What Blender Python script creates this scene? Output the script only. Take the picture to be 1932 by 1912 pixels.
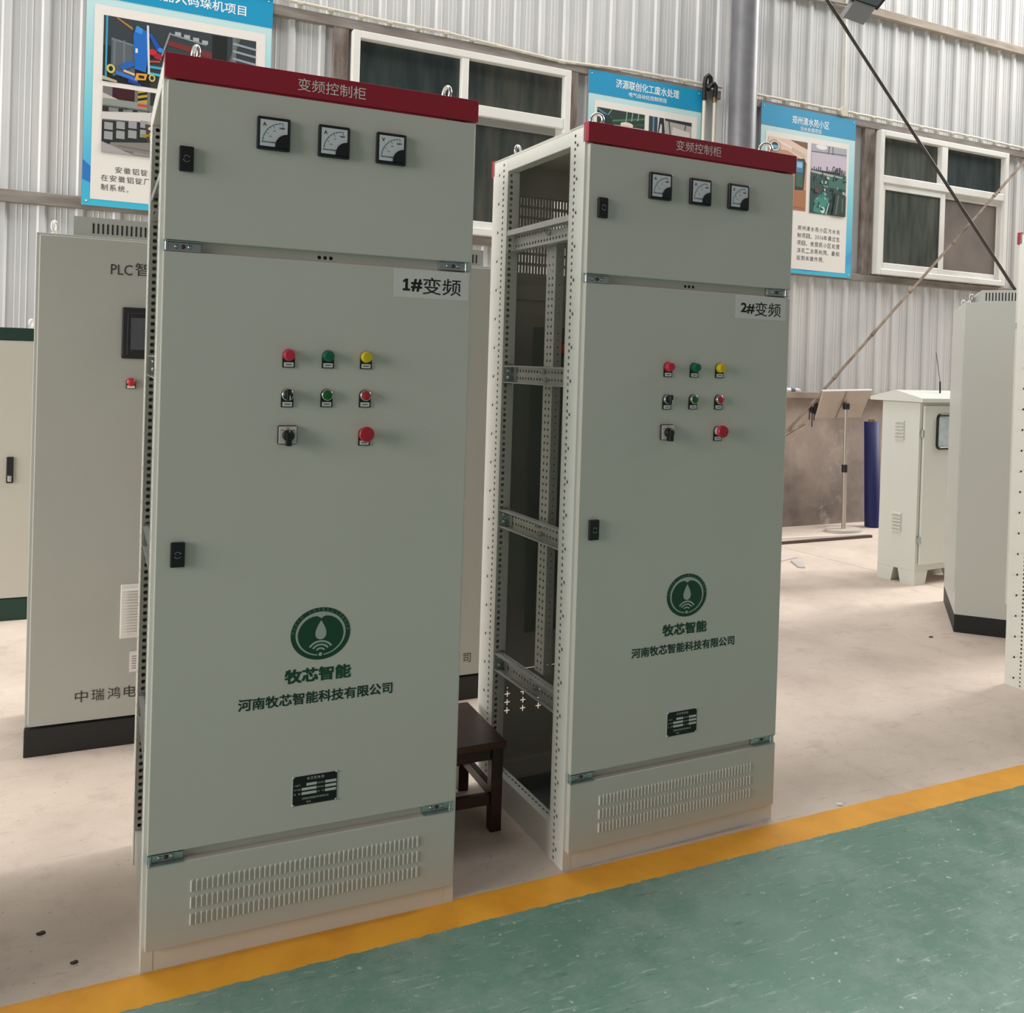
import bpy, bmesh, math, random
from mathutils import Vector, Matrix
random.seed(7)
PI = math.pi
for o in list(bpy.data.objects): bpy.data.objects.remove(o)
SC = bpy.context.scene
COL = SC.collection

# ---------------------------------------------------------------- camera
def make_camera():
    f, X, Y, Z, yaw, pitch, roll = 1725.34, -0.12543, -2.34822, 1.49257, 0.424687, -0.010251, 0.030661
    cyw, syw, cp, sp = math.cos(yaw), math.sin(yaw), math.cos(pitch), math.sin(pitch)
    fw = Vector((syw*cp, cyw*cp, sp)); r = Vector((cyw, -syw, 0)); u = r.cross(fw)
    cr, sr = math.cos(roll), math.sin(roll)
    r2 = r*cr + u*sr; u2 = u*cr - r*sr
    cd = bpy.data.cameras.new('camera'); co = bpy.data.objects.new('camera', cd); COL.objects.link(co)
    m = Matrix(((r2.x, u2.x, -fw.x, X), (r2.y, u2.y, -fw.y, Y), (r2.z, u2.z, -fw.z, Z), (0, 0, 0, 1)))
    co.matrix_world = m
    cd.sensor_fit = 'HORIZONTAL'; cd.sensor_width = 36.0; cd.lens = f/1932*36.0
    cd.shift_y = (702.36-956)/1932; cd.clip_start = .05; cd.clip_end = 200
    SC.camera = co
make_camera()

# ---------------------------------------------------------------- light and exposure
SC.view_settings.view_transform = 'Standard'
SC.view_settings.look = 'None'
SC.view_settings.exposure = 0.0
SC.view_settings.gamma = 1.0
SC.view_settings.use_curve_mapping = False
wd = bpy.data.worlds.new('hall_daylight'); SC.world = wd; wd.use_nodes = True
wd.node_tree.nodes['Background'].inputs[0].default_value = (1.0, 0.96, 0.955, 1)
wd.node_tree.nodes['Background'].inputs[1].default_value = 0.175

def area(name, loc, target, sx, sy, power, color):
    ld = bpy.data.lights.new(name, 'AREA'); ld.shape = 'RECTANGLE'; ld.size = sx; ld.size_y = sy
    ld.energy = power; ld.color = color
    o = bpy.data.objects.new(name, ld); COL.objects.link(o); o.location = loc
    d = Vector(target)-Vector(loc)
    o.rotation_euler = d.to_track_quat('-Z', 'Y').to_euler()
    return o
# translucent roof strip along the rear wall, the open gate at the left end, the high gable glazing at the right end
area('roof_skylight', (2.2, 2.7, 8.2), (2.2, 2.4, 0), 17, 2.6, 600, (1.0, 0.985, 0.96))
area('left_gate_daylight', (-9.5, -0.2, 3.0), (1.5, -0.2, 1.4), 8.6, 4.6, 1180, (1.0, 0.985, 0.96))
area('right_gable_daylight', (18.5, 1.6, 10.8), (0.0, 0.9, 0.0), 5.2, 5.2, 2750, (1.0, 0.965, 0.93))

# ---------------------------------------------------------------- materials
MC = {}
def lin(c):
    return tuple((x/255/12.92 if x/255 <= .04045 else ((x/255+.055)/1.055)**2.4) for x in c)
def base_mat(name):
    m = bpy.data.materials.new(name); m.use_nodes = True
    nt = m.node_tree; b = nt.nodes['Principled BSDF']
    return m, nt, b
def N(nt, typ, **kw):
    n = nt.nodes.new(typ)
    for k, v in kw.items():
        if k.startswith('i_'): n.inputs[k[2:].replace('_', ' ')].default_value = v
        else: setattr(n, k, v)
    return n
def mat(name, col, rough=.5, metal=0., var=.0, scale=8., bump=0., bscale=300., stretch=None, spec=.5, col2=None, trans=0.):
    """procedural paint / metal / wood: base colour broken up by noise, optional fine bump"""
    if name in MC: return MC[name]
    m, nt, b = base_mat(name)
    b.inputs['Roughness'].default_value = rough; b.inputs['Metallic'].default_value = metal
    b.inputs['Specular IOR Level'].default_value = spec
    b.inputs['Transmission Weight'].default_value = trans
    c = lin(col); L = nt.links.new
    tc = N(nt, 'ShaderNodeTexCoord')
    mp = N(nt, 'ShaderNodeMapping'); L(tc.outputs['Object'], mp.inputs[0])
    if stretch: mp.inputs['Scale'].default_value = stretch
    if var > 0 or col2:
        nz = N(nt, 'ShaderNodeTexNoise', i_Scale=scale, i_Detail=5.); L(mp.outputs[0], nz.inputs['Vector'])
        rp = N(nt, 'ShaderNodeValToRGB'); L(nz.outputs['Fac'], rp.inputs[0])
        c2 = lin(col2) if col2 else tuple(x*(1-var) for x in c)
        c1 = c if col2 else tuple(min(1, x*(1+var*.6)) for x in c)
        rp.color_ramp.elements[0].position = .35; rp.color_ramp.elements[0].color = (*c2, 1)
        rp.color_ramp.elements[1].position = .65; rp.color_ramp.elements[1].color = (*c1, 1)
        L(rp.outputs[0], b.inputs['Base Color'])
    else:
        b.inputs['Base Color'].default_value = (*c, 1)
    if bump > 0:
        nb = N(nt, 'ShaderNodeTexNoise', i_Scale=bscale, i_Detail=2.); L(mp.outputs[0], nb.inputs['Vector'])
        bp = N(nt, 'ShaderNodeBump', i_Strength=bump, i_Distance=.001); L(nb.outputs['Fac'], bp.inputs['Height'])
        L(bp.outputs[0], b.inputs['Normal'])
    MC[name] = m
    return m
def ink(col, rough=.55):
    return mat('ink_%d_%d_%d' % tuple(col), col, rough)

PAINT = mat('grey_powder_coat', (213, 208, 198), .42, bump=.12, bscale=500., var=.015, scale=3.)
PAINTW = mat('frame_powder_coat', (230, 229, 221), .42, bump=.08, bscale=400.)
PLCP = mat('textured_grey_coat', (177, 179, 172), .5, bump=.25, bscale=420., var=.015, scale=3.)
RED = mat('crimson_enamel', (166, 34, 52), .38, bump=.05)
BLK = mat('black_plastic', (22, 24, 27), .4)
BLK2 = mat('black_powder_coat', (26, 28, 29), .55, bump=.1)
CHROME = mat('chrome', (215, 215, 212), .18, 1.)
ZINC = mat('zinc_plate', (190, 200, 198), .3, .9, var=.12, scale=30.)
GALV = mat('galvanised_rail', (205, 205, 200), .42, .35, var=.05, scale=20.)
WHITE = mat('white_plastic', (232, 230, 224), .4)
PVC = mat('white_pvc_frame', (233, 232, 226), .38, var=.03, scale=4.)
PIPEW = mat('cream_conduit', (214, 208, 192), .45, var=.06, scale=6.)
GREENT = mat('green_vinyl', (22, 72, 47), .45)
DGREEN = mat('dark_green_enamel', (14, 52, 40), .45)
PAPER = mat('sticker_paper', (230, 224, 220), .6)
DIAL = mat('meter_dial', (226, 228, 232), .35)

# ---------------------------------------------------------------- mesh builder
class MB:
    def __init__(s, M=None):
        s.v = []; s.f = []; s.mi = []; s.mats = []; s.sm = []; s.M = M
    def m(s, mt):
        if mt not in s.mats: s.mats.append(mt)
        return s.mats.index(mt)
    def add(s, vs, fs, mt, smooth=False):
        b = len(s.v); i = s.m(mt)
        for p in vs:
            p = Vector(p)
            s.v.append(s.M @ p if s.M else p)
        for f in fs:
            s.f.append([b+k for k in f]); s.mi.append(i); s.sm.append(smooth)
    def box(s, x0, x1, y0, y1, z0, z1, mt, bev=0.):
        if bev > 0: return s.bbox(x0, x1, y0, y1, z0, z1, mt, bev)
        s.add([(x0,y0,z0),(x1,y0,z0),(x1,y1,z0),(x0,y1,z0),(x0,y0,z1),(x1,y0,z1),(x1,y1,z1),(x0,y1,z1)],
              [(0,3,2,1),(4,5,6,7),(0,1,5,4),(1,2,6,5),(2,3,7,6),(3,0,4,7)], mt)
    def bbox(s, x0, x1, y0, y1, z0, z1, mt, bev, seg=2):
        bm = bmesh.new(); bmesh.ops.create_cube(bm, size=1)
        for v in bm.verts:
            v.co = Vector(((x0+x1)/2+v.co.x*(x1-x0), (y0+y1)/2+v.co.y*(y1-y0), (z0+z1)/2+v.co.z*(z1-z0)))
        bmesh.ops.bevel(bm, geom=list(bm.edges), offset=bev, segments=seg, affect='EDGES', profile=.5)
        s.from_bm(bm, mt); bm.free()
    def from_bm(s, bm, mt, smooth=False):
        bm.verts.index_update()
        s.add([v.co.copy() for v in bm.verts], [[v.index for v in f.verts] for f in bm.faces], mt, smooth)
    def poly(s, pts, mt): s.add(pts, [tuple(range(len(pts)))], mt)
    def prism(s, pts, d, mt):
        """polygon extruded by vector d"""
        n = len(pts); d = Vector(d); a = [Vector(p) for p in pts]
        s.add(a+[p+d for p in a], [tuple(range(n))[::-1], tuple(range(n, 2*n))]+[(i, (i+1) % n, n+(i+1) % n, n+i) for i in range(n)], mt)
    def lathe(s, o, ax, prof, mt, n=24, smooth=True):
        """profile [(r,h)] turned about axis ax from o"""
        ax = Vector(ax).normalized(); t = Vector((0,0,1)) if abs(ax.z) < .9 else Vector((1,0,0))
        a = ax.cross(t).normalized(); b = ax.cross(a); o = Vector(o); vs = []; fs = []
        for r, h in prof:
            for k in range(n):
                th = 2*PI*k/n; vs.append(o+ax*h+a*(r*math.cos(th))+b*(r*math.sin(th)))
        for i in range(len(prof)-1):
            for k in range(n): fs.append((i*n+k, i*n+(k+1) % n, (i+1)*n+(k+1) % n, (i+1)*n+k))
        s.add(vs, fs, mt, smooth)
        for i, rev in ((0, True), (len(prof)-1, False)):
            if prof[i][0] > 1e-6:
                s.add(vs[i*n:(i+1)*n], [tuple(range(n))[::-1] if rev else tuple(range(n))], mt)
    def cyl(s, p0, p1, r, mt, n=16, r2=None):
        d = Vector(p1)-Vector(p0); s.lathe(p0, d, [(r, 0), (r if r2 is None else r2, d.length)], mt, n)
    def tube(s, pts, r, mt, n=10, close=False):
        P = [Vector(p) for p in pts]; k = len(P); vs = []; fs = []; ref = None
        for i in range(k):
            a = P[(i-1) % k] if (close or i > 0) else P[i]; b = P[(i+1) % k] if (close or i < k-1) else P[i]
            t = (b-a).normalized()
            if ref is None: ref = t.orthogonal().normalized()
            ref = (ref-t*ref.dot(t)).normalized(); q = t.cross(ref)
            for j in range(n):
                th = 2*PI*j/n; vs.append(P[i]+ref*(r*math.cos(th))+q*(r*math.sin(th)))
        for i in range(k if close else k-1):
            for j in range(n): fs.append((i*n+j, i*n+(j+1) % n, ((i+1) % k)*n+(j+1) % n, ((i+1) % k)*n+j))
        s.add(vs, fs, mt, True)
        if not close: s.add(vs[:n], [tuple(range(n))[::-1]], mt); s.add(vs[-n:], [tuple(range(n))], mt)
    def perf(s, o, U, V, L, Wd, holes, mt, t=.0015, n=8):
        """sheet L x Wd (along unit U, V from o) with holes [(l, w, rl, rw)], rows at equal l"""
        o = Vector(o); U = Vector(U); V = Vector(V); Nn = U.cross(V)
        q = lambda l, w, d=0: o+U*l+V*w+Nn*d
        rows = {}
        for h in holes: rows.setdefault(round(h[0], 5), []).append(h)
        cur = 0.
        for l in sorted(rows):
            hs = sorted(rows[l], key=lambda h: h[1]); half = max(h[2] for h in hs)*1.12
            l0, l1 = max(l-half, cur), l+half
            if l0 > cur+1e-6: s.poly([q(cur, 0), q(l0, 0), q(l0, Wd), q(cur, Wd)], mt)
            cuts = [0.]+[(hs[i][1]+hs[i+1][1])/2 for i in range(len(hs)-1)]+[Wd]
            for i, (hl, hw, rl, rw) in enumerate(hs):
                w0, w1 = cuts[i], cuts[i+1]
                out = [(l1, hw), (l1, w1), (hl, w1), (l0, w1), (l0, hw), (l0, w0), (hl, w0), (l1, w0)]
                if n == 5:
                    ls = [l0, hl-rl, hl-rw, hl+rw, hl+rl, l1]; ws = [w0, hw-rl, hw-rw, hw+rw, hw+rl, w1]
                    for a in range(5):
                        for b in range(5):
                            if (a == 2 and 1 <= b <= 3) or (b == 2 and 1 <= a <= 3): continue
                            s.poly([q(ls[a], ws[b]), q(ls[a+1], ws[b]), q(ls[a+1], ws[b+1]), q(ls[a], ws[b+1])], mt)
                    continue
                if n == 4: inn = [(hl+rl, hw), (hl+rl, hw+rw), (hl, hw+rw), (hl-rl, hw+rw), (hl-rl, hw), (hl-rl, hw-rw), (hl, hw-rw), (hl+rl, hw-rw)]
                else: inn = [(hl+rl*math.cos(k*PI/4), hw+rw*math.sin(k*PI/4)) for k in range(8)]
                vs = [q(*p) for p in out]+[q(*p) for p in inn]+[q(p[0], p[1], -t) for p in inn]
                fs = []
                for k in range(8):
                    k2 = (k+1) % 8; fs += [(k, k2, 8+k2, 8+k), (8+k, 8+k2, 16+k2, 16+k)]
                s.add(vs, fs, mt)
            cur = l1
        if cur < L-1e-6: s.poly([q(cur, 0), q(L, 0), q(L, Wd), q(cur, Wd)], mt)
    def text(s, body, x0, x1, z0, z1, y, mt, bold=0., fit=True, frame=None):
        """lettering lying in the plane y, facing -y, fitted in x0..x1, z0..z1"""
        T = glyphs(body, 0.)
        if not T[0]: return
        xs = [p[0] for p in T[0]]; zs = [p[1] for p in T[0]]
        ax, bx, az, bz = min(xs), max(xs), min(zs), max(zs)
        sx = (x1-x0)/(bx-ax); sz = (z1-z0)/(bz-az) if fit else sx
        pts = [(x0+(p[0]-ax)*sx, y, z0+(p[1]-az)*sz) for p in T[0]]
        for k, (dx, dz) in enumerate(((0, 0),) if bold == 0 else ((0, 0), (-1, -1), (1, -1), (1, 1), (-1, 1))):
            q = [(p[0]+dx*bold*sx, p[1]-.00002*k, p[2]+dz*bold*sz) for p in pts]
            s.add([frame(p) for p in q] if frame else q, T[1], mt)
    def build(s, name, parent=None, **props):
        me = bpy.data.meshes.new(name)
        me.from_pydata([tuple(v) for v in s.v], [], s.f)
        for mt in s.mats: me.materials.append(mt)
        me.polygons.foreach_set('material_index', s.mi); me.polygons.foreach_set('use_smooth', s.sm)
        me.update()
        o = bpy.data.objects.new(name, me); COL.objects.link(o)
        if parent: o.parent = parent
        for k, v in props.items(): o[k] = v
        return o
GC = {}
def glyphs(body, bold=0.):
    k = (body, bold)
    if k not in GC:
        c = bpy.data.curves.new('lettering_outline', 'FONT'); c.body = body; c.offset = bold; c.resolution_u = 2
        o = bpy.data.objects.new('lettering_outline', c)
        me = bpy.data.meshes.new_from_object(o)
        GC[k] = ([(v.co.x, v.co.y) for v in me.vertices], [tuple(p.vertices) for p in me.polygons])
        bpy.data.objects.remove(o); bpy.data.curves.remove(c); bpy.data.meshes.remove(me)
    return GC[k]
def thing(name, label, cat, loc=(0,0,0), rz=0., group=None):
    o = bpy.data.objects.new(name, None); COL.objects.link(o); o.empty_display_size = .1
    o.location = loc; o.rotation_euler = (0, 0, rz)
    if label: o['label'] = label
    if cat: o['category'] = cat
    if group: o['group'] = group
    return o
def copy_tree(o, parent=None):
    c = o.copy(); COL.objects.link(c)
    if parent: c.parent = parent
    for ch in list(o.children): copy_tree(ch, c)
    return c
def disc(cx, cz, r, y, n=24, rx=None):
    return [(cx+(rx or r)*math.cos(2*PI*k/n), y, cz+r*math.sin(2*PI*k/n)) for k in range(n)]

# wall frame: u along the wall, off towards the room, z up
WA = math.radians(1.5); WO = Vector((3, 4.45, 0)); EU = Vector((math.cos(WA), math.sin(WA), 0)); EN = Vector((math.sin(WA), -math.cos(WA), 0))
def WP(u, off=0., z=0.): return WO+EU*u+EN*off+Vector((0, 0, z))
WM = Matrix.Translation(WO) @ Matrix.Rotation(WA, 4, 'Z')      # local x = u, local -y = off

# ---------------------------------------------------------------- setting: floor
def floor_material():
    m, nt, b = base_mat('painted_concrete_floor'); L = nt.links.new
    tc = N(nt, 'ShaderNodeTexCoord'); sx = N(nt, 'ShaderNodeSeparateXYZ'); L(tc.outputs['Object'], sx.inputs[0])
    P = tc.outputs['Object']
    def noise(scale, detail=4., rough=.6, vec=None):
        n = N(nt, 'ShaderNodeTexNoise', i_Scale=scale, i_Detail=detail, i_Roughness=rough); L(vec or P, n.inputs['Vector']); return n.outputs['Fac']
    def math_(op, a, c, clamp=False):
        n = N(nt, 'ShaderNodeMath', operation=op, use_clamp=clamp)
        for i, q in enumerate((a, c)):
            if isinstance(q, (int, float)): n.inputs[i].default_value = q
            else: L(q, n.inputs[i])
        return n.outputs[0]
    def ramp(f, stops):
        r = N(nt, 'ShaderNodeValToRGB'); L(f, r.inputs[0]); e = r.color_ramp.elements
        while len(e) < len(stops): e.new(.5)
        for q, (p, c) in zip(e, stops): q.position = p; q.color = (*lin(c), 1)
        return r.outputs[0]
    def mixc(f, a, c):
        n = N(nt, 'ShaderNodeMix', data_type='RGBA')
        if isinstance(f, (int, float)): n.inputs[0].default_value = f
        else: L(f, n.inputs[0])
        for i, q in ((6, a), (7, c)):
            if isinstance(q, tuple): n.inputs[i].default_value = (*lin(q), 1)
            else: L(q, n.inputs[i])
        return n.outputs[2]
    def step(f, lo, hi):
        n = N(nt, 'ShaderNodeMapRange'); L(f, n.inputs[0]); n.inputs[1].default_value = lo; n.inputs[2].default_value = hi; return n.outputs[0]
    # distance across the line, following its slight skew
    d = math_('SUBTRACT', sx.outputs['Y'], math_('MULTIPLY', sx.outputs['X'], .0133))
    # concrete
    conc = ramp(noise(1.3, 6.), [(.3, (192, 176, 162)), (.5, (210, 195, 181)), (.72, (222, 207, 193))])
    conc = mixc(math_('MULTIPLY', step(noise(7., 6., .7), .52, .7), .42), conc, (172, 155, 141))
    mp = N(nt, 'ShaderNodeMapping'); L(P, mp.inputs[0]); mp.inputs['Rotation'].default_value = (0, 0, .6); mp.inputs['Scale'].default_value = (3, 30, 1)
    conc = mixc(math_('MULTIPLY', step(noise(1.6, 5., .7, mp.outputs[0]), .6, .68), .4), conc, (150, 134, 122))
    conc = mixc(math_('MULTIPLY', step(noise(60., 2.), .68, .72), .55), conc, (140, 124, 112))
    # slab joint
    dj = math_('ABSOLUTE', math_('SUBTRACT', math_('SUBTRACT', sx.outputs['X'], 5.505), math_('MULTIPLY', sx.outputs['Y'], -.083)), 0.)
    conc = mixc(math_('MULTIPLY', step(dj, .006, .003), .75), conc, (126, 112, 102))
    # green coating with dusty clouds, scuffs and pale specks
    grn = ramp(noise(.9, 4.), [(.3, (80, 120, 104)), (.6, (104, 142, 126)), (.8, (130, 160, 147))])
    grn = mixc(math_('MULTIPLY', step(noise(2.2, 7., .8), .46, .7), .6), grn, (154, 170, 160))
    mp2 = N(nt, 'ShaderNodeMapping'); L(P, mp2.inputs[0]); mp2.inputs['Rotation'].default_value = (0, 0, -.5); mp2.inputs['Scale'].default_value = (4, 26, 1)
    grn = mixc(math_('MULTIPLY', step(noise(2., 5., .75, mp2.outputs[0]), .58, .66), .5), grn, (182, 198, 188))
    mp3 = N(nt, 'ShaderNodeMapping'); L(P, mp3.inputs[0]); mp3.inputs['Rotation'].default_value = (0, 0, .9); mp3.inputs['Scale'].default_value = (4, 30, 1)
    grn = mixc(math_('MULTIPLY', step(noise(1.7, 5., .75, mp3.outputs[0]), .6, .67), .45), grn, (52, 82, 72))
    grn = mixc(math_('MULTIPLY', step(noise(40., 3., .6), .66, .7), .7), grn, (196, 206, 196))
    # yellow line, worn and chipped along its lower edge
    yel = ramp(noise(5., 5.), [(.3, (222, 150, 36)), (.6, (240, 172, 50))])
    yel = mixc(math_('MULTIPLY', step(noise(16., 4., .7), .68, .74), .7), yel, (158, 140, 122))
    wob = math_('MULTIPLY', math_('SUBTRACT', noise(22., 4., .7), .5), .022)
    wob2 = math_('MULTIPLY', math_('SUBTRACT', noise(9., 2.), .5), .008)
    lower = step(math_('ADD', d, wob), -.1372, -.1342)
    upper = step(math_('ADD', d, wob2), -.0165, -.0135)
    c = mixc(lower, grn, yel); c = mixc(upper, c, conc)
    L(c, b.inputs['Base Color'])
    rg = math_('ADD', math_('MULTIPLY', upper, .2), math_('ADD', .36, math_('MULTIPLY', noise(3., 4.), .22)))
    L(rg, b.inputs['Roughness'])
    bp = N(nt, 'ShaderNodeBump', i_Strength=.12, i_Distance=.004); L(noise(40., 5., .7), bp.inputs['Height']); L(bp.outputs[0], b.inputs['Normal'])
    return m
fl = MB(); fl.box(-9, 15, -6, 6.6, -.12, 0, floor_material()); fl.build('floor', kind='structure')

# ---------------------------------------------------------------- setting: corrugated wall, dado, rails
def wall_material():
    m, nt, b = base_mat('galvanised_corrugated_sheet'); L = nt.links.new
    tc = N(nt, 'ShaderNodeTexCoord'); mp = N(nt, 'ShaderNodeMapping'); L(tc.outputs['Object'], mp.inputs[0]); mp.inputs['Scale'].default_value = (14, 14, .35)
    n1 = N(nt, 'ShaderNodeTexNoise', i_Scale=1.6, i_Detail=6., i_Roughness=.65); L(mp.outputs[0], n1.inputs['Vector'])
    r = N(nt, 'ShaderNodeValToRGB'); L(n1.outputs['Fac'], r.inputs[0]); e = r.color_ramp.elements
    e[0].position = .3; e[0].color = (*lin((204, 205, 204)), 1); e[1].position = .7; e[1].color = (*lin((224, 222, 218)), 1)
    n2 = N(nt, 'ShaderNodeTexNoise', i_Scale=1.1, i_Detail=3.); L(tc.outputs['Object'], n2.inputs['Vector'])
    mx = N(nt, 'ShaderNodeMix', data_type='RGBA', blend_type='MULTIPLY'); L(r.outputs[0], mx.inputs[6])
    r2 = N(nt, 'ShaderNodeValToRGB'); L(n2.outputs['Fac'], r2.inputs[0]); r2.color_ramp.elements[0].position = .3; r2.color_ramp.elements[0].color = (.86, .88, .92, 1); r2.color_ramp.elements[1].position = .7
    L(r2.outputs[0], mx.inputs[7]); mx.inputs[0].default_value = 1.
    L(mx.outputs[2], b.inputs['Base Color']); b.inputs['Roughness'].default_value = .6; b.inputs['Metallic'].default_value = .08
    return m
SHEET = wall_material()
def corrugated(mb, u0, u1, z0, z1, phase, pitch=.2255):
    prof = [(0, 0)]; k0 = math.floor((u0-phase)/pitch)-1; k1 = math.ceil((u1-phase)/pitch)+1
    pts = []
    for k in range(k0, k1+1):
        c = phase+k*pitch
        pts += [(c-.03, 0), (c-.016, .019), (c+.016, .019), (c+.03, 0)]
        for q in (.36, .5, .66):
            pts += [(c+pitch*q-.006, 0), (c+pitch*q, .003), (c+pitch*q+.006, 0)]
    pts = [p for p in pts if u0 < p[0] < u1]; pts = [(u0, 0)]+pts+[(u1, 0)]
    vs = []; fs = []
    for u, h in pts: vs += [WP(u, h, z0), WP(u, h, z1)]
    for i in range(len(pts)-1): fs.append((2*i, 2*i+2, 2*i+3, 2*i+1))
    mb.add(vs, fs, SHEET)
wl = MB()
corrugated(wl, -8.5, 2.05, 1.27, 8.0, -1.457)
corrugated(wl, 2.05, 11.5, 3.95, 8.0, 2.56)
corrugated(wl, 2.05, 11.5, 1.27, 3.95, 2.68)
wl.build('wall_back', kind='structure')

def plaster_material():
    m, nt, b = base_mat('stained_cement_plaster'); L = nt.links.new
    tc = N(nt, 'ShaderNodeTexCoord')
    n1 = N(nt, 'ShaderNodeTexNoise', i_Scale=1.4, i_Detail=7., i_Roughness=.6); L(tc.outputs['Object'], n1.inputs['Vector'])
    r = N(nt, 'ShaderNodeValToRGB'); L(n1.outputs['Fac'], r.inputs[0]); e = r.color_ramp.elements
    e[0].position = .34; e[0].color = (*lin((122, 113, 107)), 1); e[1].position = .66; e[1].color = (*lin((182, 168, 157)), 1)
    q = e.new(.5); q.color = (*lin((158, 145, 136)), 1)
    n2 = N(nt, 'ShaderNodeTexNoise', i_Scale=3.2, i_Detail=8., i_Roughness=.7); L(tc.outputs['Object'], n2.inputs['Vector'])
    r2 = N(nt, 'ShaderNodeValToRGB'); L(n2.outputs['Fac'], r2.inputs[0]); r2.color_ramp.elements[0].position = .6; r2.color_ramp.elements[0].color = (0, 0, 0, 1); r2.color_ramp.elements[1].position = .72
    mx = N(nt, 'ShaderNodeMix', data_type='RGBA'); L(r2.outputs[0], mx.inputs[0]); L(r.outputs[0], mx.inputs[6]); mx.inputs[7].default_value = (*lin((190, 178, 166)), 1)
    L(mx.outputs[2], b.inputs['Base Color']); b.inputs['Roughness'].default_value = .85
    bp = N(nt, 'ShaderNodeBump', i_Strength=.3, i_Distance=.01); L(n2.outputs['Fac'], bp.inputs['Height']); L(bp.outputs[0], b.inputs['Normal'])
    return m
PLASTER = plaster_material()
dd = MB(WM); dd.box(-8.5, 11.5, -.0, .2, -.05, 1.25, PLASTER)
splat = ink((24, 24, 26))
for u, z, r, dl in ((3.165, 1.15, .035, .12), (3.2, 1.12, .03, .16), (3.245, 1.155, .04, .1), (3.225, 1.11, .025, .09)):   # black paint blots with runs
    dd.poly([(u+r*(1+.3*math.sin(5*k))*math.cos(k*PI/7), -.002, z+r*(1+.3*math.cos(4*k))*math.sin(k*PI/7)) for k in range(14)], splat)
    dd.box(u-.006, u+.004, -.002, 0, z-dl, z, splat)
dd.build('wall_base', kind='structure')

WEATH = mat('weathered_grey_timber', (150, 143, 136), .8, scale=3., col2=(122, 114, 107), stretch=(1, 6, 6), bump=.5, bscale=30.)
RUST = mat('rusty_steel_post', (138, 130, 124), .75, scale=9., col2=(104, 88, 76), stretch=(2, 2, .6), bump=.5, bscale=40.)
SILLM = mat('cement_sill', (178, 164, 150), .85, scale=4., col2=(142, 128, 118), bump=.4, bscale=40.)
PALEW = mat('pale_worn_timber', (186, 174, 158), .8, scale=2.5, col2=(150, 138, 124), stretch=(1, 6, 6), bump=.5, bscale=30.)
def trim(n, u0, u1, z0, z1, o0, o1, mt):
    t = MB(WM); t.box(u0, u1, -o1, -o0, z0, z1, mt, .004); t.build('trim_%d' % n, kind='structure')
trim(1, -8.4, 1.93, 3.925, 4.0, 0, .055, WEATH)
trim(2, 2.2, 11.4, 3.925, 3.995, 0, .055, WEATH)
trim(3, -8.4, 1.93, 2.42, 2.5, 0, .05, WEATH)
trim(4, 2.2, 11.4, 2.41, 2.475, 0, .05, WEATH)
trim(5, -8.4, 11.4, 5.04, 5.12, 0, .06, PALEW)
trim(6, -8.4, 11.4, 1.238, 1.298, 0, .05, SILLM)
trim(7, -1.61, -1.5, 2.5, 3.93, 0, .05, RUST)
trim(8, .375, .455, 2.5, 3.93, 0, .05, RUST)
trim(9, 3.72, 3.85, 2.475, 3.93, 0, .05, RUST)
trim(10, 5.815, 5.865, 2.475, 3.93, 0, .045, mat('pale_peeling_post', (206, 200, 184), .8, scale=9., col2=(150, 140, 124)))

# windows
def glass_mat(name, c1, c2):
    return mat(name, c1, .22, scale=2.2, col2=c2, stretch=(5, 1, .8), spec=.45)
GLASSA = glass_mat('dusty_dark_glass', (58, 68, 66), (42, 52, 52))
GLASSB = glass_mat('dusty_warm_glass', (80, 80, 73), (52, 60, 57))
GLASSC = glass_mat('dusty_green_glass', (88, 92, 84), (60, 68, 64))
SCREEN = mat('brown_insect_screen', (122, 112, 104), .8, scale=2., col2=(106, 96, 90), bump=.3, bscale=400.)
SASHG = mat('grey_sash_rail', (150, 150, 145), .5)
def window(n, u0, u1, z0, z1, tr0, tr1, mul0, mul1, panes, sashes, label):
    r = thing('window_%d' % n, label, 'window', (0,0,0)); r['kind'] = 'structure'; r.matrix_world = WM
    f = MB(); fr = .055
    f.box(u0, u0+fr, -.1, .0, z0, z1, PVC, .005); f.box(u1-fr, u1, -.1, 0, z0, z1, PVC, .005)
    f.box(u0+fr, u1-fr, -.1, 0, z1-fr, z1, PVC, .005); f.box(u0+fr, u1-fr, -.1, 0, z0, z0+fr, PVC, .005)
    f.box(u0+fr, u1-fr, -.096, 0, tr0, tr1, PVC, .005)
    for a, c in ((mul0, mul1),): f.box(a, c, -.096, 0, tr1, z1-fr, PVC, .005)
    f.build('window_frame', r)
    for (a, c, z_0, z_1, mt) in panes:
        p = MB(); p.box(a, c, -.04, -.034, z_0, z_1, mt); p.build('pane', r)
    for (a, c, z_0, z_1, off, w, mt) in sashes:
        s = MB()
        s.box(a, a+w, -off-.03, -off, z_0, z_1, PVC, .004); s.box(c-w, c, -off-.03, -off, z_0, z_1, PVC, .004)
        s.box(a+w, c-w, -off-.03, -off, z_0, z_0+w, PVC, .004); s.box(a+w, c-w, -off-.03, -off, z_1-w, z_1, SASHG if mt is GLASSB else PVC, .004)
        o = s.build('sash', r)
        p = MB(); p.box(a+w, c-w, -off-.018, -off-.012, z_0+w, z_1-w, mt); p.build('pane', o)
    return r
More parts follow.
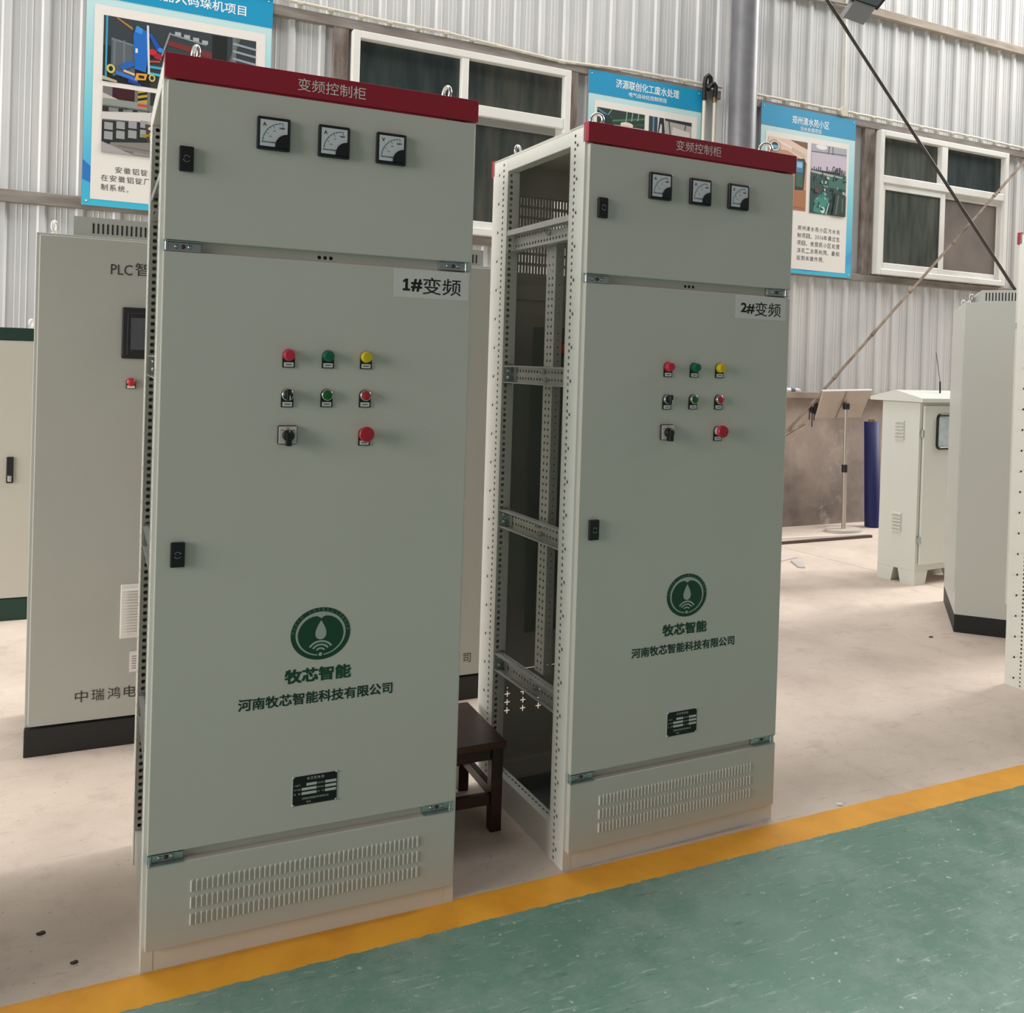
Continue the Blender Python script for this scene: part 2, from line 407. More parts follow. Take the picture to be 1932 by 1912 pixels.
window(1, -1.478, .362, 2.49, 3.912, 3.425, 3.51, -.605, -.55,
       [(-1.423, -.605, 3.51, 3.857, GLASSA), (-.55, .307, 3.51, 3.857, GLASSB)],
       [(-1.423, -.55, 2.545, 3.425, .052, .06, GLASSB), (-.6, .307, 2.545, 3.425, .03, .06, GLASSB)],
       'white framed window behind the left red topped cabinet')
window(2, 3.885, 5.80, 2.487, 3.92, 3.40, 3.475, 4.76, 4.85,
       [(3.94, 4.76, 3.475, 3.865, GLASSC), (4.85, 5.745, 3.475, 3.865, GLASSA)],
       [(3.92, 4.85, 2.542, 3.40, .052, .065, GLASSC), (4.80, 5.745, 2.542, 3.40, .03, .06, SCREEN)],
       'white framed window with a brown screen crossed by the brace rods')

# ---------------------------------------------------------------- column, conduit, brace rods, floodlight on the wall
COLM = mat('dull_grey_pipe_paint', (122, 122, 126), .45, .3, var=.12, scale=7.)
cb = MB(); cp_ = WP(2.06, .2, 0)
cb.cyl(cp_, cp_+Vector((0,0,8)), .122, COLM, 28); cb.box(cp_.x-.2, cp_.x+.2, cp_.y-.2, cp_.y+.2, 0, .02, COLM)
co = cb.build('steel_column'); co['label'] = 'round dark grey steel column against the corrugated wall'; co['category'] = 'column'

def conduit_run(label, pts, clip_us):
    r = thing('wall_conduit', label, 'conduit', WP(*pts[0])); inv = Matrix.Translation(-WP(*pts[0]))
    m = MB(inv); P = [WP(*p) for p in pts]; m.tube(P, .0125, PIPEW)
    for p in P[1:-1:2]: m.lathe(p-EU*.03, EU, [(.0155, 0), (.0155, .06)], PIPEW, 12)
    m.build('pipe', r)
    for u in clip_us:
        for i in range(len(pts)-1):
            if pts[i][0] <= u <= pts[i+1][0]:
                t = (u-pts[i][0])/(pts[i+1][0]-pts[i][0]); z = pts[i][2]+(pts[i+1][2]-pts[i][2])*t
        c = MB(inv @ WM); c.box(u-.014, u+.014, -.05, -.028, z-.05, z-.008, PIPEW, .003); c.box(u-.02, u+.02, -.076, -.03, z-.012, z-.006, PIPEW); c.build('pipe_clip', r)
    return r
conduit_run('cream plastic conduit run above the left window', [(-4.2, .06, 4.05), (-2.07, .06, 4.042), (-1.2, .06, 4.028), (-.74, .06, 4.032), (-.39, .06, 4.015), (.29, .06, 3.985), (.9, .06, 4.02), (1.56, .06, 4.03), (1.93, .06, 4.03)],
            [-3.9+.226*k for k in range(26)])
rc = conduit_run('cream plastic conduit run to the right of the steel column', [(2.2, .06, 4.03), (3.4, .06, 4.036), (5.29, .06, 4.036), (6.09, .06, 4.02), (9, .06, 4.0)], [2.45+.226*k for k in range(24)])
vc = thing('conduit_drop', 'thin cream conduit running vertically down into the round junction box', 'conduit', WP(3.41, .06, 4.03))
m = MB(Matrix.Translation(-WP(3.41, .06, 4.03))); m.tube([WP(3.385, .06, 6.5), WP(3.395, .06, 5.1), WP(3.41, .06, 4.06)], .011, PIPEW); m.build('pipe', vc)
m = MB(Matrix.Translation(-WP(3.41, .06, 4.03))); m.lathe(WP(3.41, .03, 4.03), EN, [(.048, 0), (.048, .04), (.044, .046)], PIPEW, 20); m.box(*[0]*6, PIPEW) if False else None; m.build('junction_box', vc)
for k, (uu, lab, hose) in enumerate((
        (1.713, 'left one of two upright cream pipes with a tall black hose loop', [(1.713, .1, 3.9), (1.712, .1, 4.02), (1.722, .1, 4.075), (1.75, .1, 4.1), (1.775, .1, 4.08), (1.785, .09, 4.04), (1.8, .075, 4.03), (1.84, .065, 4.03)]),
        (1.826, 'right one of two upright cream pipes with a short bent black hose', [(1.826, .1, 3.9), (1.832, .1, 3.97), (1.835, .1, 4.01), (1.815, .1, 4.035), (1.785, .1, 4.025), (1.76, .1, 3.99), (1.745, .1, 3.975)]))):
    t = thing('riser_pipe', lab, 'pipe', WP(uu, .1, 1.3), 0, 'upright pipes by the column'); I = Matrix.Translation(-WP(uu, .1, 1.3))
    m = MB(I); m.cyl(WP(uu-.004, .1, 1.3), WP(uu, .1, 3.88), .0155, PIPEW, 14); m.build('pipe', t)
    m = MB(I); m.tube([WP(*p) for p in hose], .02, BLK, 12); m.build('flexible_hose', t)
    m = MB(I); m.cyl(WP(uu, .1, 3.87), WP(uu, .1, 3.915), .0195, mat('brass', (178, 150, 92), .35, .9) if k else BLK, 14); m.build('gland', t)
ROD = mat('dark_steel_rod', (74, 70, 66), .55, .5, var=.15, scale=20.)
ROD2 = mat('rusty_pale_rod', (156, 142, 126), .7, .2, scale=12., col2=(122, 106, 92), stretch=(1, 1, 1))
def rod(name, label, a, c, r, mt):
    o0 = WP(*a); t = thing(name, label, 'rod', o0); m = MB(Matrix.Translation(-o0)); m.cyl(WP(*a), WP(*c), r, mt, 12); m.build('rod', t); return t, o0
bt, o0 = rod('brace_rod', 'dark steel brace rod running diagonally down across the right window', (2.2, .225, 5.69), (7.0, .225, 1.345), .0165, ROD)
bt, o0 = rod('brace_rod', 'pale rusty brace rod rising diagonally from floor to upper right', (2.205, .185, .465), (9.0, .185, 6.62), .0135, ROD2)
m = MB(Matrix.Translation(-o0)); m.cyl(WP(2.6, .19, .855), WP(2.915, .195, 1.004), .014, ROD2, 12); m.build('loose_end', bt)
for d in (.62, 1.1, 1.6, 2.2, 2.8):
    m = MB(Matrix.Translation(-o0)); q = WP(2.675+d, .185, .891+d*.906); e = Vector((EU.x, EU.y, .906)).normalized(); m.cyl(q-e*.03, q+e*.03, .018, ROD2, 12); m.build('coupling', bt)

fl_ = thing('floodlight', 'grey floodlight with dark glass mounted on the upper wall rail', 'floodlight', WP(3.3, .06, 5.08)); I = Matrix.Translation(-WP(3.3, .06, 5.08))
def flo(p):   # plate facing the room and downwards
    return WP(*p)
HOUS = mat('floodlight_grey', (128, 130, 132), .5)
m = MB(I)
a = [WP(3.125, .3, 4.81), WP(3.385, .3, 4.79), WP(3.46, .37, 4.945), WP(3.19, .37, 4.96)]
m.prism(a, EN*-.05+Vector((0,0,.03)), HOUS); m.build('driver_housing', fl_)
m = MB(I)
b_ = [WP(3.165, .36, 4.945), WP(3.49, .36, 4.93), WP(3.62, .52, 5.18), WP(3.26, .52, 5.2)]
m.prism(b_, EN*-.06+Vector((0,0,.05)), BLK2); m.build('lamp_body', fl_)
cN = (b_[1]-b_[0]).cross(b_[3]-b_[0]).normalized(); ctr = sum(b_, Vector())/4
if cN.dot(EN) < 0: cN = -cN
m = MB(I); m.prism([ctr+(p-ctr)*.8+cN*.001 for p in b_], cN*.004, mat('floodlight_glass', (92, 100, 104), .12)); m.build('glass', fl_)
m = MB(I); m.tube([WP(3.03, .07, 5.02), WP(3.05, .2, 4.98), WP(3.2, .28, 4.95)], .012, HOUS); m.build('bracket', fl_); m = MB(I); m.tube([WP(3.5, .06, 5.08), WP(3.5, .25, 5.06), WP(3.4, .34, 4.97)], .012, HOUS); m.build('bracket', fl_)

# ---------------------------------------------------------------- posters on the wall
def poster_gradient():
    m, nt, b = base_mat('printed_cyan_border'); L = nt.links.new
    tc = N(nt, 'ShaderNodeTexCoord'); s = N(nt, 'ShaderNodeSeparateXYZ'); L(tc.outputs['Object'], s.inputs[0])
    mr = N(nt, 'ShaderNodeMapRange'); L(s.outputs['Z'], mr.inputs[0]); mr.inputs[1].default_value = 0; mr.inputs[2].default_value = 1.35
    r = N(nt, 'ShaderNodeValToRGB'); L(mr.outputs[0], r.inputs[0]); e = r.color_ramp.elements
    e[0].color = (*lin((62, 190, 218)), 1); e[1].color = (*lin((196, 228, 230)), 1); q = e.new(.5); q.color = (*lin((120, 208, 222)), 1); q = e.new(.16); q.color = (*lin((70, 176, 222)), 1)
    L(r.outputs[0], b.inputs['Base Color']); b.inputs['Roughness'].default_value = .5
    return m
PGRAD = poster_gradient(); PBLUE = mat('printed_blue', (10, 150, 196), .5); PSHEET = mat('printed_cream', (236, 231, 224), .55)
EDGE = mat('poster_board_edge', (150, 156, 156), .6)
def poster(label, u0, z0, w, h, head, inner, sheet_r):
    r = thing('wall_poster', label, 'poster', (0,0,0), 0, 'posters on the corrugated wall'); r.matrix_world = Matrix.Translation(WP(u0, .06, z0)) @ Matrix.Rotation(WA, 4, 'Z')
    m = MB(); m.box(0, w, 0, .012, 0, h, EDGE); m.build('backing_board', r)
    m = MB(); m.poly([(.003, -.001, .003), (w-.003, -.001, .003), (w-.003, -.001, h-.003), (.003, -.001, h-.003)], PGRAD)
    wave = ink((40, 120, 196)); wave2 = ink((70, 160, 214))
    m.poly([(.003, -.0015, .3), (.06, -.0015, .25), (.06, -.0015, .15), (.003, -.0015, .17)], wave)
    m.poly([(w-.003, -.0015, .27), (w-.06, -.0015, .22), (w-.06, -.0015, .12), (w-.003, -.0015, .16)], wave2)
    m.poly([(.25, -.0015, .05), (.75, -.0015, .065), (.85, -.0015, .045), (.6, -.0015, .035)], wave)
    m.build('printed_border', r)
    m = MB(); m.box(.0, w, -.003, -.001, h-head, h, PBLUE); m.build('header_band', r)
    m = MB(); m.poly([(inner, -.002, .045), (w-sheet_r, -.002, .045), (w-sheet_r, -.002, h-head-.05), (inner, -.002, h-head-.05)], PSHEET); m.build('text_sheet', r)
    for q in ((.03, .03), (w-.03, .03), (.03, h-.03), (w-.03, h-.03)):
        m = MB(); m.lathe((q[0], -.001, q[1]), (0, -1, 0), [(.007, 0), (.006, .004), (0, .006)], ZINC, 10); m.build('screw', r)
    return r
def picture(r, a, c, z0, z1, bg, shapes, extra=None):
    """printed photograph: flat colour patches in unit coordinates (0..1 right, 0..1 up)"""
    m = MB(); q = lambda x, z, k: (a+(c-a)*min(1, max(0, x)), -.003-.00012*k, z0+(z1-z0)*min(1, max(0, z)))
    m.poly([q(0, 0, 0), q(1, 0, 0), q(1, 1, 0), q(0, 1, 0)], ink(bg, .4))
    for k, (col, pts) in enumerate(shapes):
        m.poly([q(x, z, k+1) for x, z in pts], ink(col, .4))
    if extra: extra(m, q)
    m.build('printed_photo', r)
R4 = lambda x0, z0, x1, z1: [(x0, z0), (x1, z0), (x1, z1), (x0, z1)]
BAR = lambda x0, z0, x1, z1, t: [(x0, z0-t), (x1, z1-t), (x1, z1+t), (x0, z0+t)]
VB = lambda x0, z0, x1, z1, t: [(x0-t, z0), (x0+t, z0), (x1+t, z1), (x1-t, z1)]
C8 = lambda x, z, rx, rz: [(x+rx*math.cos(k*PI/5), z+rz*math.sin(k*PI/5)) for k in range(10)]
INKD = ink((52, 52, 56))
def para(r, rows, y=-.0032):
    m = MB()
    for s, u, z, pitch, hh in rows:
        x = u
        for ch in s:
            w = pitch*.8; i = 0; u = x
            x += pitch*.5 if ch.isdigit() else pitch
            if ch == ' ': continue
            if ch in '.,，。': m.text(ch, u+i*pitch, u+i*pitch+.012, z-hh/2, z-hh/2+.012, y, INKD)
            elif ch.isdigit(): m.text(ch, u+.004 if ch != '1' else u+.011, u+.021 if ch != '1' else u+.0165, z-hh*.42, z+hh*.42, y, INKD)
            else: m.text(ch, u+i*pitch, u+i*pitch+w, z-hh/2, z+hh/2, y, INKD)
    m.build('printed_text', r)
TW = ink((240, 246, 248))
# poster with the robot arm
p1 = poster('large blue headed poster with a blue robot arm photo at far left', -3.258, 2.443, 1.2, 1.59, .215, .052, .045)
m = MB(); m.text('机器人码垛机项目', .385, 1.015, 1.425, 1.495, -.004, TW, .012); m.build('title_lettering', p1)
sh = [((58, 66, 70), R4(0, .55, 1, 1)), ((92, 102, 108), [(.05, .12), (.2, .1), (.2, .62), (.05, .68)]), ((120, 132, 138), BAR(.05, .66, .2, .6, .012)), ((112, 122, 128), VB(.07, .1, .07, .66, .006)), ((112, 122, 128), VB(.13, .1, .13, .66, .006)),
      ((70, 160, 190), VB(.02, .05, .02, 1, .006)), ((176, 130, 56), BAR(.08, 1.0, .18, .86, .02)), ((60, 58, 58), R4(.3, .0, 1, .45)), ((120, 52, 52), [(.4, .78), (.7, .7), (.7, .6), (.4, .7)]),
      ((150, 156, 156), BAR(.42, .88, .66, .8, .012)), ((36, 38, 36), R4(.7, .05, .8, .98)), ((96, 104, 92), VB(.76, .1, .88, 1, .012)), ((108, 116, 118), VB(.85, 0, .85, 1, .014))]
for k in range(5): sh.append(((150, 160, 168), BAR(.84+.0*k, .9-.12*k, 1, .86-.12*k, .018)))
for k in range(4): sh.append(((168, 176, 178), BAR(.45+.06*k, .9-.02*k, .49+.06*k, .9-.02*k, .03)))
sh += [((140, 148, 146), VB(.36, .45, .42, .9, .006)), ((60, 170, 200), R4(.29, .3, .38, .34)), ((60, 190, 214), BAR(.28, .22, .44, .2, .02)), ((200, 46, 54), C8(.31, .55, .03, .05)), ((168, 40, 60), C8(.345, .5, .03, .05)),
       ((206, 78, 60), BAR(.29, .4, .36, .42, .012)), ((38, 110, 196), [(.2, .25), (.27, .22), (.285, .7), (.27, .86), (.2, .9), (.185, .75)]), ((64, 148, 224), [(.195, .82), (.24, .8), (.245, .88), (.205, .92)]),
       ((30, 84, 176), [(.28, .82), (.3, .84), (.355, .66), (.375, .6), (.36, .56), (.335, .58)]), ((60, 140, 220), C8(.36, .6, .018, .04)), ((214, 220, 222), VB(.29, .2, .275, .95, .007)), ((230, 226, 220), R4(.2, .5, .215, .57)),
       ((44, 100, 178), [(.1, .26), (.14, .34), (.2, .36), (.2, .3), (.13, .2)]), ((62, 118, 196), BAR(.08, .16, .22, .08, .03)), ((36, 70, 150), BAR(.16, .06, .24, .0, .03)),
       ((206, 196, 110), C8(.05, .2, .028, .07)), ((40, 44, 48), C8(.05, .2, .014, .04)), ((226, 160, 60), [(.2, .08), (.27, .1), (.28, .2), (.21, .19)]), ((50, 44, 40), R4(.225, .12, .26, .165)), ((226, 190, 160), BAR(.13, .2, .2, .16, .018)),
       ((206, 186, 96), C8(.31, .15, .022, .06)), ((40, 44, 48), C8(.31, .15, .011, .035)), ((186, 176, 150), BAR(0, .05, .09, .0, .03))]
picture(p1, .108, 1.09, .828, 1.262, (34, 40, 44), sh)
sh = [((64, 30, 36), R4(.06, .82, .2, 1)), ((196, 190, 182), BAR(0, .86, .1, .78, .04)), ((188, 160, 60), R4(.22, .82, .28, 1)), ((40, 40, 40), BAR(.22, .94, .28, .98, .02)), ((40, 40, 40), BAR(.22, .86, .28, .9, .02)), ((46, 52, 40), R4(.3, .8, 1, 1)),
      ((140, 150, 142), R4(0, .72, .28, .82)), ((206, 70, 60), R4(.22, .76, .28, .8)), ((44, 48, 44), R4(0, .62, .3, .7))]
for k in range(3): sh.append(((128, 132, 130), R4(.04+.09*k, .63, .1+.09*k, .69)))
sh += [((206, 204, 200), BAR(.0, .58, .55, .72, .03)), ((212, 208, 204), [(0, .5), (.5, .56), (.6, .62), (.5, .7), (0, .6)]), ((46, 48, 48), [(0, .1), (.3, .2), (.3, .52), (0, .48)])]
for i in range(4):
    for j in range(2): sh.append(((156, 160, 160), R4(.015+.075*i, .2+.03*i+.15*j, .068+.075*i, .32+.03*i+.14*j)))
sh += [((196, 190, 176), R4(.3, .2, .7, .38)), ((80, 66, 58), VB(.3, .16, .28, .5, .01))]
for k in range(6): sh.append(((96, 74, 62), VB(.34+.05*k, .18, .34+.05*k, .38, .006)))
for k in range(9): sh.append((((208, 222, 190), (92, 126, 72), (172, 190, 140))[k % 3], C8(.32+.045*(k % 5), .44+.06*(k//5)+.02*(k % 2), .03, .035)))
sh += [((150, 140, 40), BAR(.25, .32, .38, .35, .018)), ((134, 128, 124), [(0, 0), (1, 0), (1, .08), (.3, .22), (.06, .16)]), ((110, 104, 100), BAR(.1, .12, .8, .02, .008)), ((110, 104, 100), BAR(.06, .06, .5, 0, .008)), ((170, 164, 164), [(0, 0), (.2, .0), (.08, .1), (0, .16)]), ((150, 144, 140), BAR(.2, .03, .4, .0, .02))]
picture(p1, .112, 1.09, .36, .796, (118, 116, 112), sh, lambda m, q: m.text('ABB', .225, .265, .655, .668, -.0105, ink((60, 40, 44)), .02))
para(p1, [('安徽铝锭厂', .2, .252, .0525, .042), ('在安徽铝锭厂', .115, .192, .0525, .042), ('制系统。', .115, .13, .0525, .042)])
# poster behind the right cabinet
p2 = poster('blue headed poster rising behind the red top of the right cabinet', .548, 2.43, 1.168, 1.537, .193, .062, .045)
m = MB(); m.text('济源联创化工废水处理', .267, .917, 1.425, 1.498, -.004, TW, .012); m.text('电气自动化控制项目', .398, .784, 1.367, 1.406, -.004, TW, .008); m.build('title_lettering', p2)
picture(p2, .09, .567, .6, 1.235, (70, 86, 78), [((46, 62, 54), R4(0, .6, 1, 1)), ((64, 128, 92), BAR(.25, .84, 1, .94, .012)), ((38, 92, 66), BAR(.3, .78, 1, .86, .01)), ((150, 168, 160), VB(.6, .85, .62, 1, .01)), ((150, 168, 160), VB(.72, .88, .74, 1, .01)), ((150, 168, 160), VB(.85, .9, .87, 1, .01)),
        ((86, 130, 150), BAR(0, .98, .3, .88, .015)), ((120, 150, 160), VB(.12, .8, .3, 1, .012)), ((40, 52, 48), C8(.2, .84, .12, .08)), ((206, 196, 206), R4(.35, .6, 1, .8)), ((232, 214, 200), C8(.62, .82, .14, .04)), ((216, 196, 188), C8(.62, .8, .1, .02)), ((120, 128, 120), R4(0, .6, .34, .76))])
picture(p2, .611, 1.063, .6, 1.235, (176, 172, 168), [((46, 70, 82), R4(0, .6, .2, 1)), ((120, 150, 164), R4(.09, .6, .12, 1)), ((220, 216, 212), R4(.2, .6, .36, 1)), ((44, 44, 46), [(.18, .6), (.4, .6), (.34, 1), (.24, 1)]), ((210, 206, 202), [(.22, .74), (.3, .74), (.3, .9), (.27, .92)]), ((52, 54, 56), [(.36, 1), (1, 1), (1, .95), (.38, .97)]),
        ((70, 72, 74), VB(.5, .78, .46, .98, .012)), ((86, 88, 90), VB(.8, .74, .86, .96, .012)), ((214, 208, 202), [(.52, .76), (.96, .76), (.96, .86), (.56, .9)]), ((56, 56, 56), R4(.4, .6, 1, .76))])
# poster right of the column
p3 = poster('blue headed poster with two upright photos beside the window', 2.394, 2.42, 1.185, 1.55, .198, .06, .08)
m = MB(); m.text('郑州清水苑小区', .372, .834, 1.408, 1.482, -.004, TW, .012); m.text('污水处理项目', .474, .735, 1.352, 1.394, -.004, TW, .008); m.build('title_lettering', p3)
picture(p3, .09, .572, .598, 1.25, (196, 150, 118), [((232, 204, 186), [(0, .84), (.5, .84), (1, .7), (1, .96), (.5, 1), (0, 1)]), ((244, 226, 212), BAR(.2, .97, .8, .84, .015)), ((120, 92, 72), [(.55, 1), (1, 1), (1, .9), (.8, .94)]), ((206, 190, 168), [(.6, .9), (.95, .82), (.95, .76), (.6, .84)]), ((176, 120, 84), R4(0, 0, 1, .3)), ((150, 100, 68), R4(.5, .03, .97, .05)),
        ((54, 52, 48), [(.7, .29), (.93, .3), (.97, .7), (.93, .76), (.7, .74)]), ((60, 130, 176), R4(.72, .55, .9, .72)), ((150, 196, 216), R4(.74, .62, .88, .7)), ((62, 100, 84), R4(.72, .34, .9, .54)),
        ((150, 110, 90), C8(.17, .88, .15, .085)), ((240, 220, 214), C8(.17, .88, .13, .075)), ((60, 50, 50), C8(.17, .88, .09, .055)), ((90, 180, 206), R4(.1, .84, .26, .89))])
sh = [((176, 176, 184), R4(0, .86, 1, 1)), ((240, 236, 236), C8(.28, .97, .16, .04)), ((110, 112, 120), BAR(0, .885, 1, .905, .008)), ((84, 84, 90), VB(.48, .88, .5, 1, .012)), ((84, 84, 90), VB(.6, .88, .6, 1, .01)), ((204, 192, 208), R4(0, .63, 1, .875)), ((150, 146, 156), R4(.8, .58, 1, .68))]
rr = random.Random(3)
for k in range(16): sh.append(((40, 44, 52), R4(.02+.06*k, .6, .045+.06*k, .63+.08*rr.random())))
sh += [((52, 60, 70), C8(.64, .67, .035, .05)), ((204, 192, 208), C8(.64, .67, .018, .03)), ((44, 50, 60), C8(.73, .67, .025, .035)), ((36, 38, 44), R4(.79, .62, .83, .71)), ((44, 76, 70), R4(0, .0, 1, .6)), ((170, 176, 172), BAR(0, .6, .9, .56, .016)), ((66, 140, 128), [(.1, .02), (.5, .0), (.52, .25), (.4, .34), (.12, .2)]), ((186, 232, 214), C8(.36, .06, .06, .05)), ((60, 110, 100), R4(.5, .4, 1, .56))]
for k in range(46):
    x = rr.random(); z = .06+.5*rr.random(); w = .03+.05*rr.random()
    col = ((30, 36, 40), (140, 176, 164), (26, 30, 34), (64, 120, 108), (180, 190, 184), (36, 48, 50))[k % 6]
    sh.append((col, BAR(x, z, x+w, z+.03*(rr.random()-.5), .008+.014*rr.random()) if k % 3 else VB(x, z, x+.02, z+.08, .012)))
sh += [((108, 60, 64), R4(.12, .3, .24, .36)), ((206, 210, 204), VB(.44, .0, .52, .17, .012)), ((26, 30, 34), VB(.49, .02, .55, .18, .014)), ((46, 60, 54), [(.62, 0), (1, 0), (1, .3), (.7, .34)]), ((90, 120, 104), VB(.72, .02, .78, .3, .02)), ((76, 104, 92), VB(.9, .06, .9, .26, .025))]
picture(p3, .622, 1.075, .592, 1.253, (60, 66, 70), sh)
para(p3, [('郑州清水苑小区污水处', .484, .438, .0548, .044), ('制项目.2016年通过生', .484, .367, .0548, .044), ('项目,使居民小区处理', .484, .296, .0548, .044), ('浇花二次再利用,最和', .484, .225, .0548, .044), ('起到关键作用。', .484, .154, .0548, .044)])

# ---------------------------------------------------------------- the control cabinets
W_, D_, H_ = .8, .6, 2.2
DF = -.0286                                # door face
HR = .0054
def post(m, x, y, sx, sy, dw=.045, sw=.031, dep=.072):
    """perforated corner post; outer corner (x,y), sx/sy point inwards"""
    Z = 2.195; dense = [(k*.02+.013, .045) for k in range(109)]; sparse = [(k*.1+.047-.01+.01*0, .031) for k in range(22)]
    inset = .012
    # side sheet (normal along x)
    def side(w): return y+sy*(w-inset)
    holes = [(a, dw+inset, HR, HR) for a, b in dense]+[(a+.006, sw+inset, HR, HR) for a, b in sparse]
    holes = [(a, b, c, d) for a, b, c, d in holes]
    m.perf((x, y-sy*inset, 0), (0, 0, 1), (0, sy, 0), Z, dep+inset, holes, PAINTW, .003*sx*sy)
    # face towards front / back
    x0, x1 = sorted((x, x+sx*.027)); m.poly([(x0, y-sy*inset, 0), (x1, y-sy*inset, 0), (x1, y-sy*inset, Z), (x0, y-sy*inset, Z)], PAINTW)
    # inward flange with big holes (normal along y)
    m.perf((x, y+sy*dep, 0), (0, 0, 1), (sx, 0, 0), Z, .045, [(k*.02+.013, .0145, .0062, .0062) for k in range(109)], PAINTW, .003*sx*sy)
    # inner closing sheets
    m.poly([(x+sx*.027, y-sy*inset, 0), (x+sx*.027, y, 0), (x+sx*.027, y, Z), (x+sx*.027, y-sy*inset, Z)], PAINTW)
    m.poly([(x+sx*.027, y, 0), (x+sx*.045, y+sy*.02, 0), (x+sx*.045, y+sy*dep, 0), (x+sx*.045, y+sy*dep, Z), (x+sx*.045, y+sy*.02, Z), (x+sx*.027, y, Z)][:0] or [(x+sx*.045, y, 0), (x+sx*.045, y+sy*dep, 0), (x+sx*.045, y+sy*dep, Z), (x+sx*.045, y, Z)], PAINTW)
    m.poly([(x+sx*.027, y, 0), (x+sx*.045, y, 0), (x+sx*.045, y, Z), (x+sx*.027, y, Z)], PAINTW)
    m.poly([(x, y-sy*inset, Z), (x+sx*.045, y-sy*inset, Z), (x+sx*.045, y+sy*dep, Z), (x, y+sy*dep, Z)], PAINTW)

def hinge(r, x0, x1, z0, z1, y, s):
    m = MB(); a, b = sorted((y, y-s*.012))
    m.box(x0, x1, a, b, z0, z1, ZINC, .0015)
    for k, mt in ((.34, ZINC), (.52, mat('brown_screw', (112, 74, 56), .5, .5)), (.7, ZINC)):
        xx = x0+(x1-x0)*(k if x0 < .4 else 1-k) if True else 0
        m.lathe((xx, y-s*.012, (z0+z1)/2), (0, -s, 0), [(.0055, 0), (.005, .003), (.002, .0035)], mt, 10)
    xp = x0+.006 if x0 < .4 else x1-.006
    m.cyl((xp, y-s*.014, z0-.006), (xp, y-s*.014, z1+.006), .0045, ZINC, 10)
    m.box(x0, x1, min(y, y-s*.026), max(y, y-s*.026), z1, z1+.002, ZINC); m.box(x0, x1, min(y, y-s*.026), max(y, y-s*.026), z0-.002, z0, ZINC)
    m.build('hinge', r)

def lock(r, cx, cz, w=.033, h=.06):
    m = MB(); m.box(cx-w/2, cx+w/2, DF-.012, DF, cz-h/2, cz+h/2, BLK, .003); o = m.build('door_lock', r)
    m = MB()
    for a0 in (.35, PI+.35):
        pts = [(cx+.0075*math.cos(a0+k*2.3/8), DF-.0125, cz+.0075*math.sin(a0+k*2.3/8)) for k in range(9)]; m.tube(pts, .0008, CHROME, 6)
    m.lathe((cx, DF-.012, cz), (0, -1, 0), [(.0055, 0), (.005, .002), (.0025, .001)], BLK2, 14)
    m.build('keyhole', o)

def meter(r, cx, cz, letter, ticks):
    m = MB(); m.box(cx-.0405, cx+.0405, DF-.013, DF, cz-.0405, cz+.0405, BLK, .004); o = m.build('panel_meter', r, label='square panel meter marked %s' % letter)
    y = DF-.0132; x0, x1, z0, z1 = cx-.0335, cx+.0325, cz-.0325, cz+.0325
    m = MB(); m.poly([(x0, y, z0), (x1, y, z0), (x1, y, z1), (x0, y, z1)], DIAL)
    k = ink((40, 44, 50)); px, pz = cx+.021, cz-.022; R = .049; y2 = y-.0003
    for i in range(16):
        a, b = PI-i*PI/2/16, PI-(i+1)*PI/2/16
        m.poly([(px+q*math.cos(t), y2, pz+q*math.sin(t)) for q, t in ((R, a), (R, b), (R-.0011, b), (R-.0011, a))], k)
    for i in range(10):
        t = PI-i*PI/2/9; L = .009 if i in (0, 3, 6, 9) else .004; w = .0005
        c, s = math.cos(t), math.sin(t)
        m.poly([(px+q*c+e*s, y2, pz+q*s-e*c) for q, e in ((R, w), (R, -w), (R-L, -w), (R-L, w))], k)
    m.text(letter, x0+.0065, x0+.014, z1-.016, z1-.007, y2, k, .02)
    for (t, rr_), tx in zip(((PI*.86, .033), (PI*.70, .035), (PI*.52, .036)), ticks):
        m.text(tx, px+rr_*math.cos(t)-.003, px+rr_*math.cos(t)+.003, pz+rr_*math.sin(t)-.0018, pz+rr_*math.sin(t)+.0018, y2, k)
    m.text('CHNT', cx+.0125, cx+.0265, cz+.0125, cz+.0165, y2, k, .03)
    m.poly([(x0, y2, z0+.0085), (x0+.04, y2, z0+.0085), (x0+.04, y2, z0+.0095), (x0, y2, z0+.0095)], ink((140, 140, 140)))
    m.build('dial_face', o)
    m = MB(); m.prism([(cx-.028, y2-.001, cz-.0222), (cx+.01, y2-.001, cz-.0228), (cx+.01, y2-.001, cz-.0212), (cx-.028, y2-.001, cz-.0216)], (0, -.0005, 0), BLK); m.build('needle', o)
    m = MB(); ps = [(cx+.035, 0, cz-.035), (cx+.002, 0, cz-.035)]
    ps = [(cx+.0345, y, cz-.0345), (cx+.0345, y, cz+.0), ]+[(cx+.033-.03*math.sin(q*PI/2/8), y, cz-.03+.03*math.cos(q*PI/2/8)) for q in range(9)]+[(cx+.003, y, cz-.0345)]
    m.prism(ps, (0, -.004, 0), BLK); m.lathe((cx+.02, y-.004, cz-.024), (0, -1, 0), [(.0022, 0), (.0018, .001)], BLK2, 10); m.build('corner_cover', o)

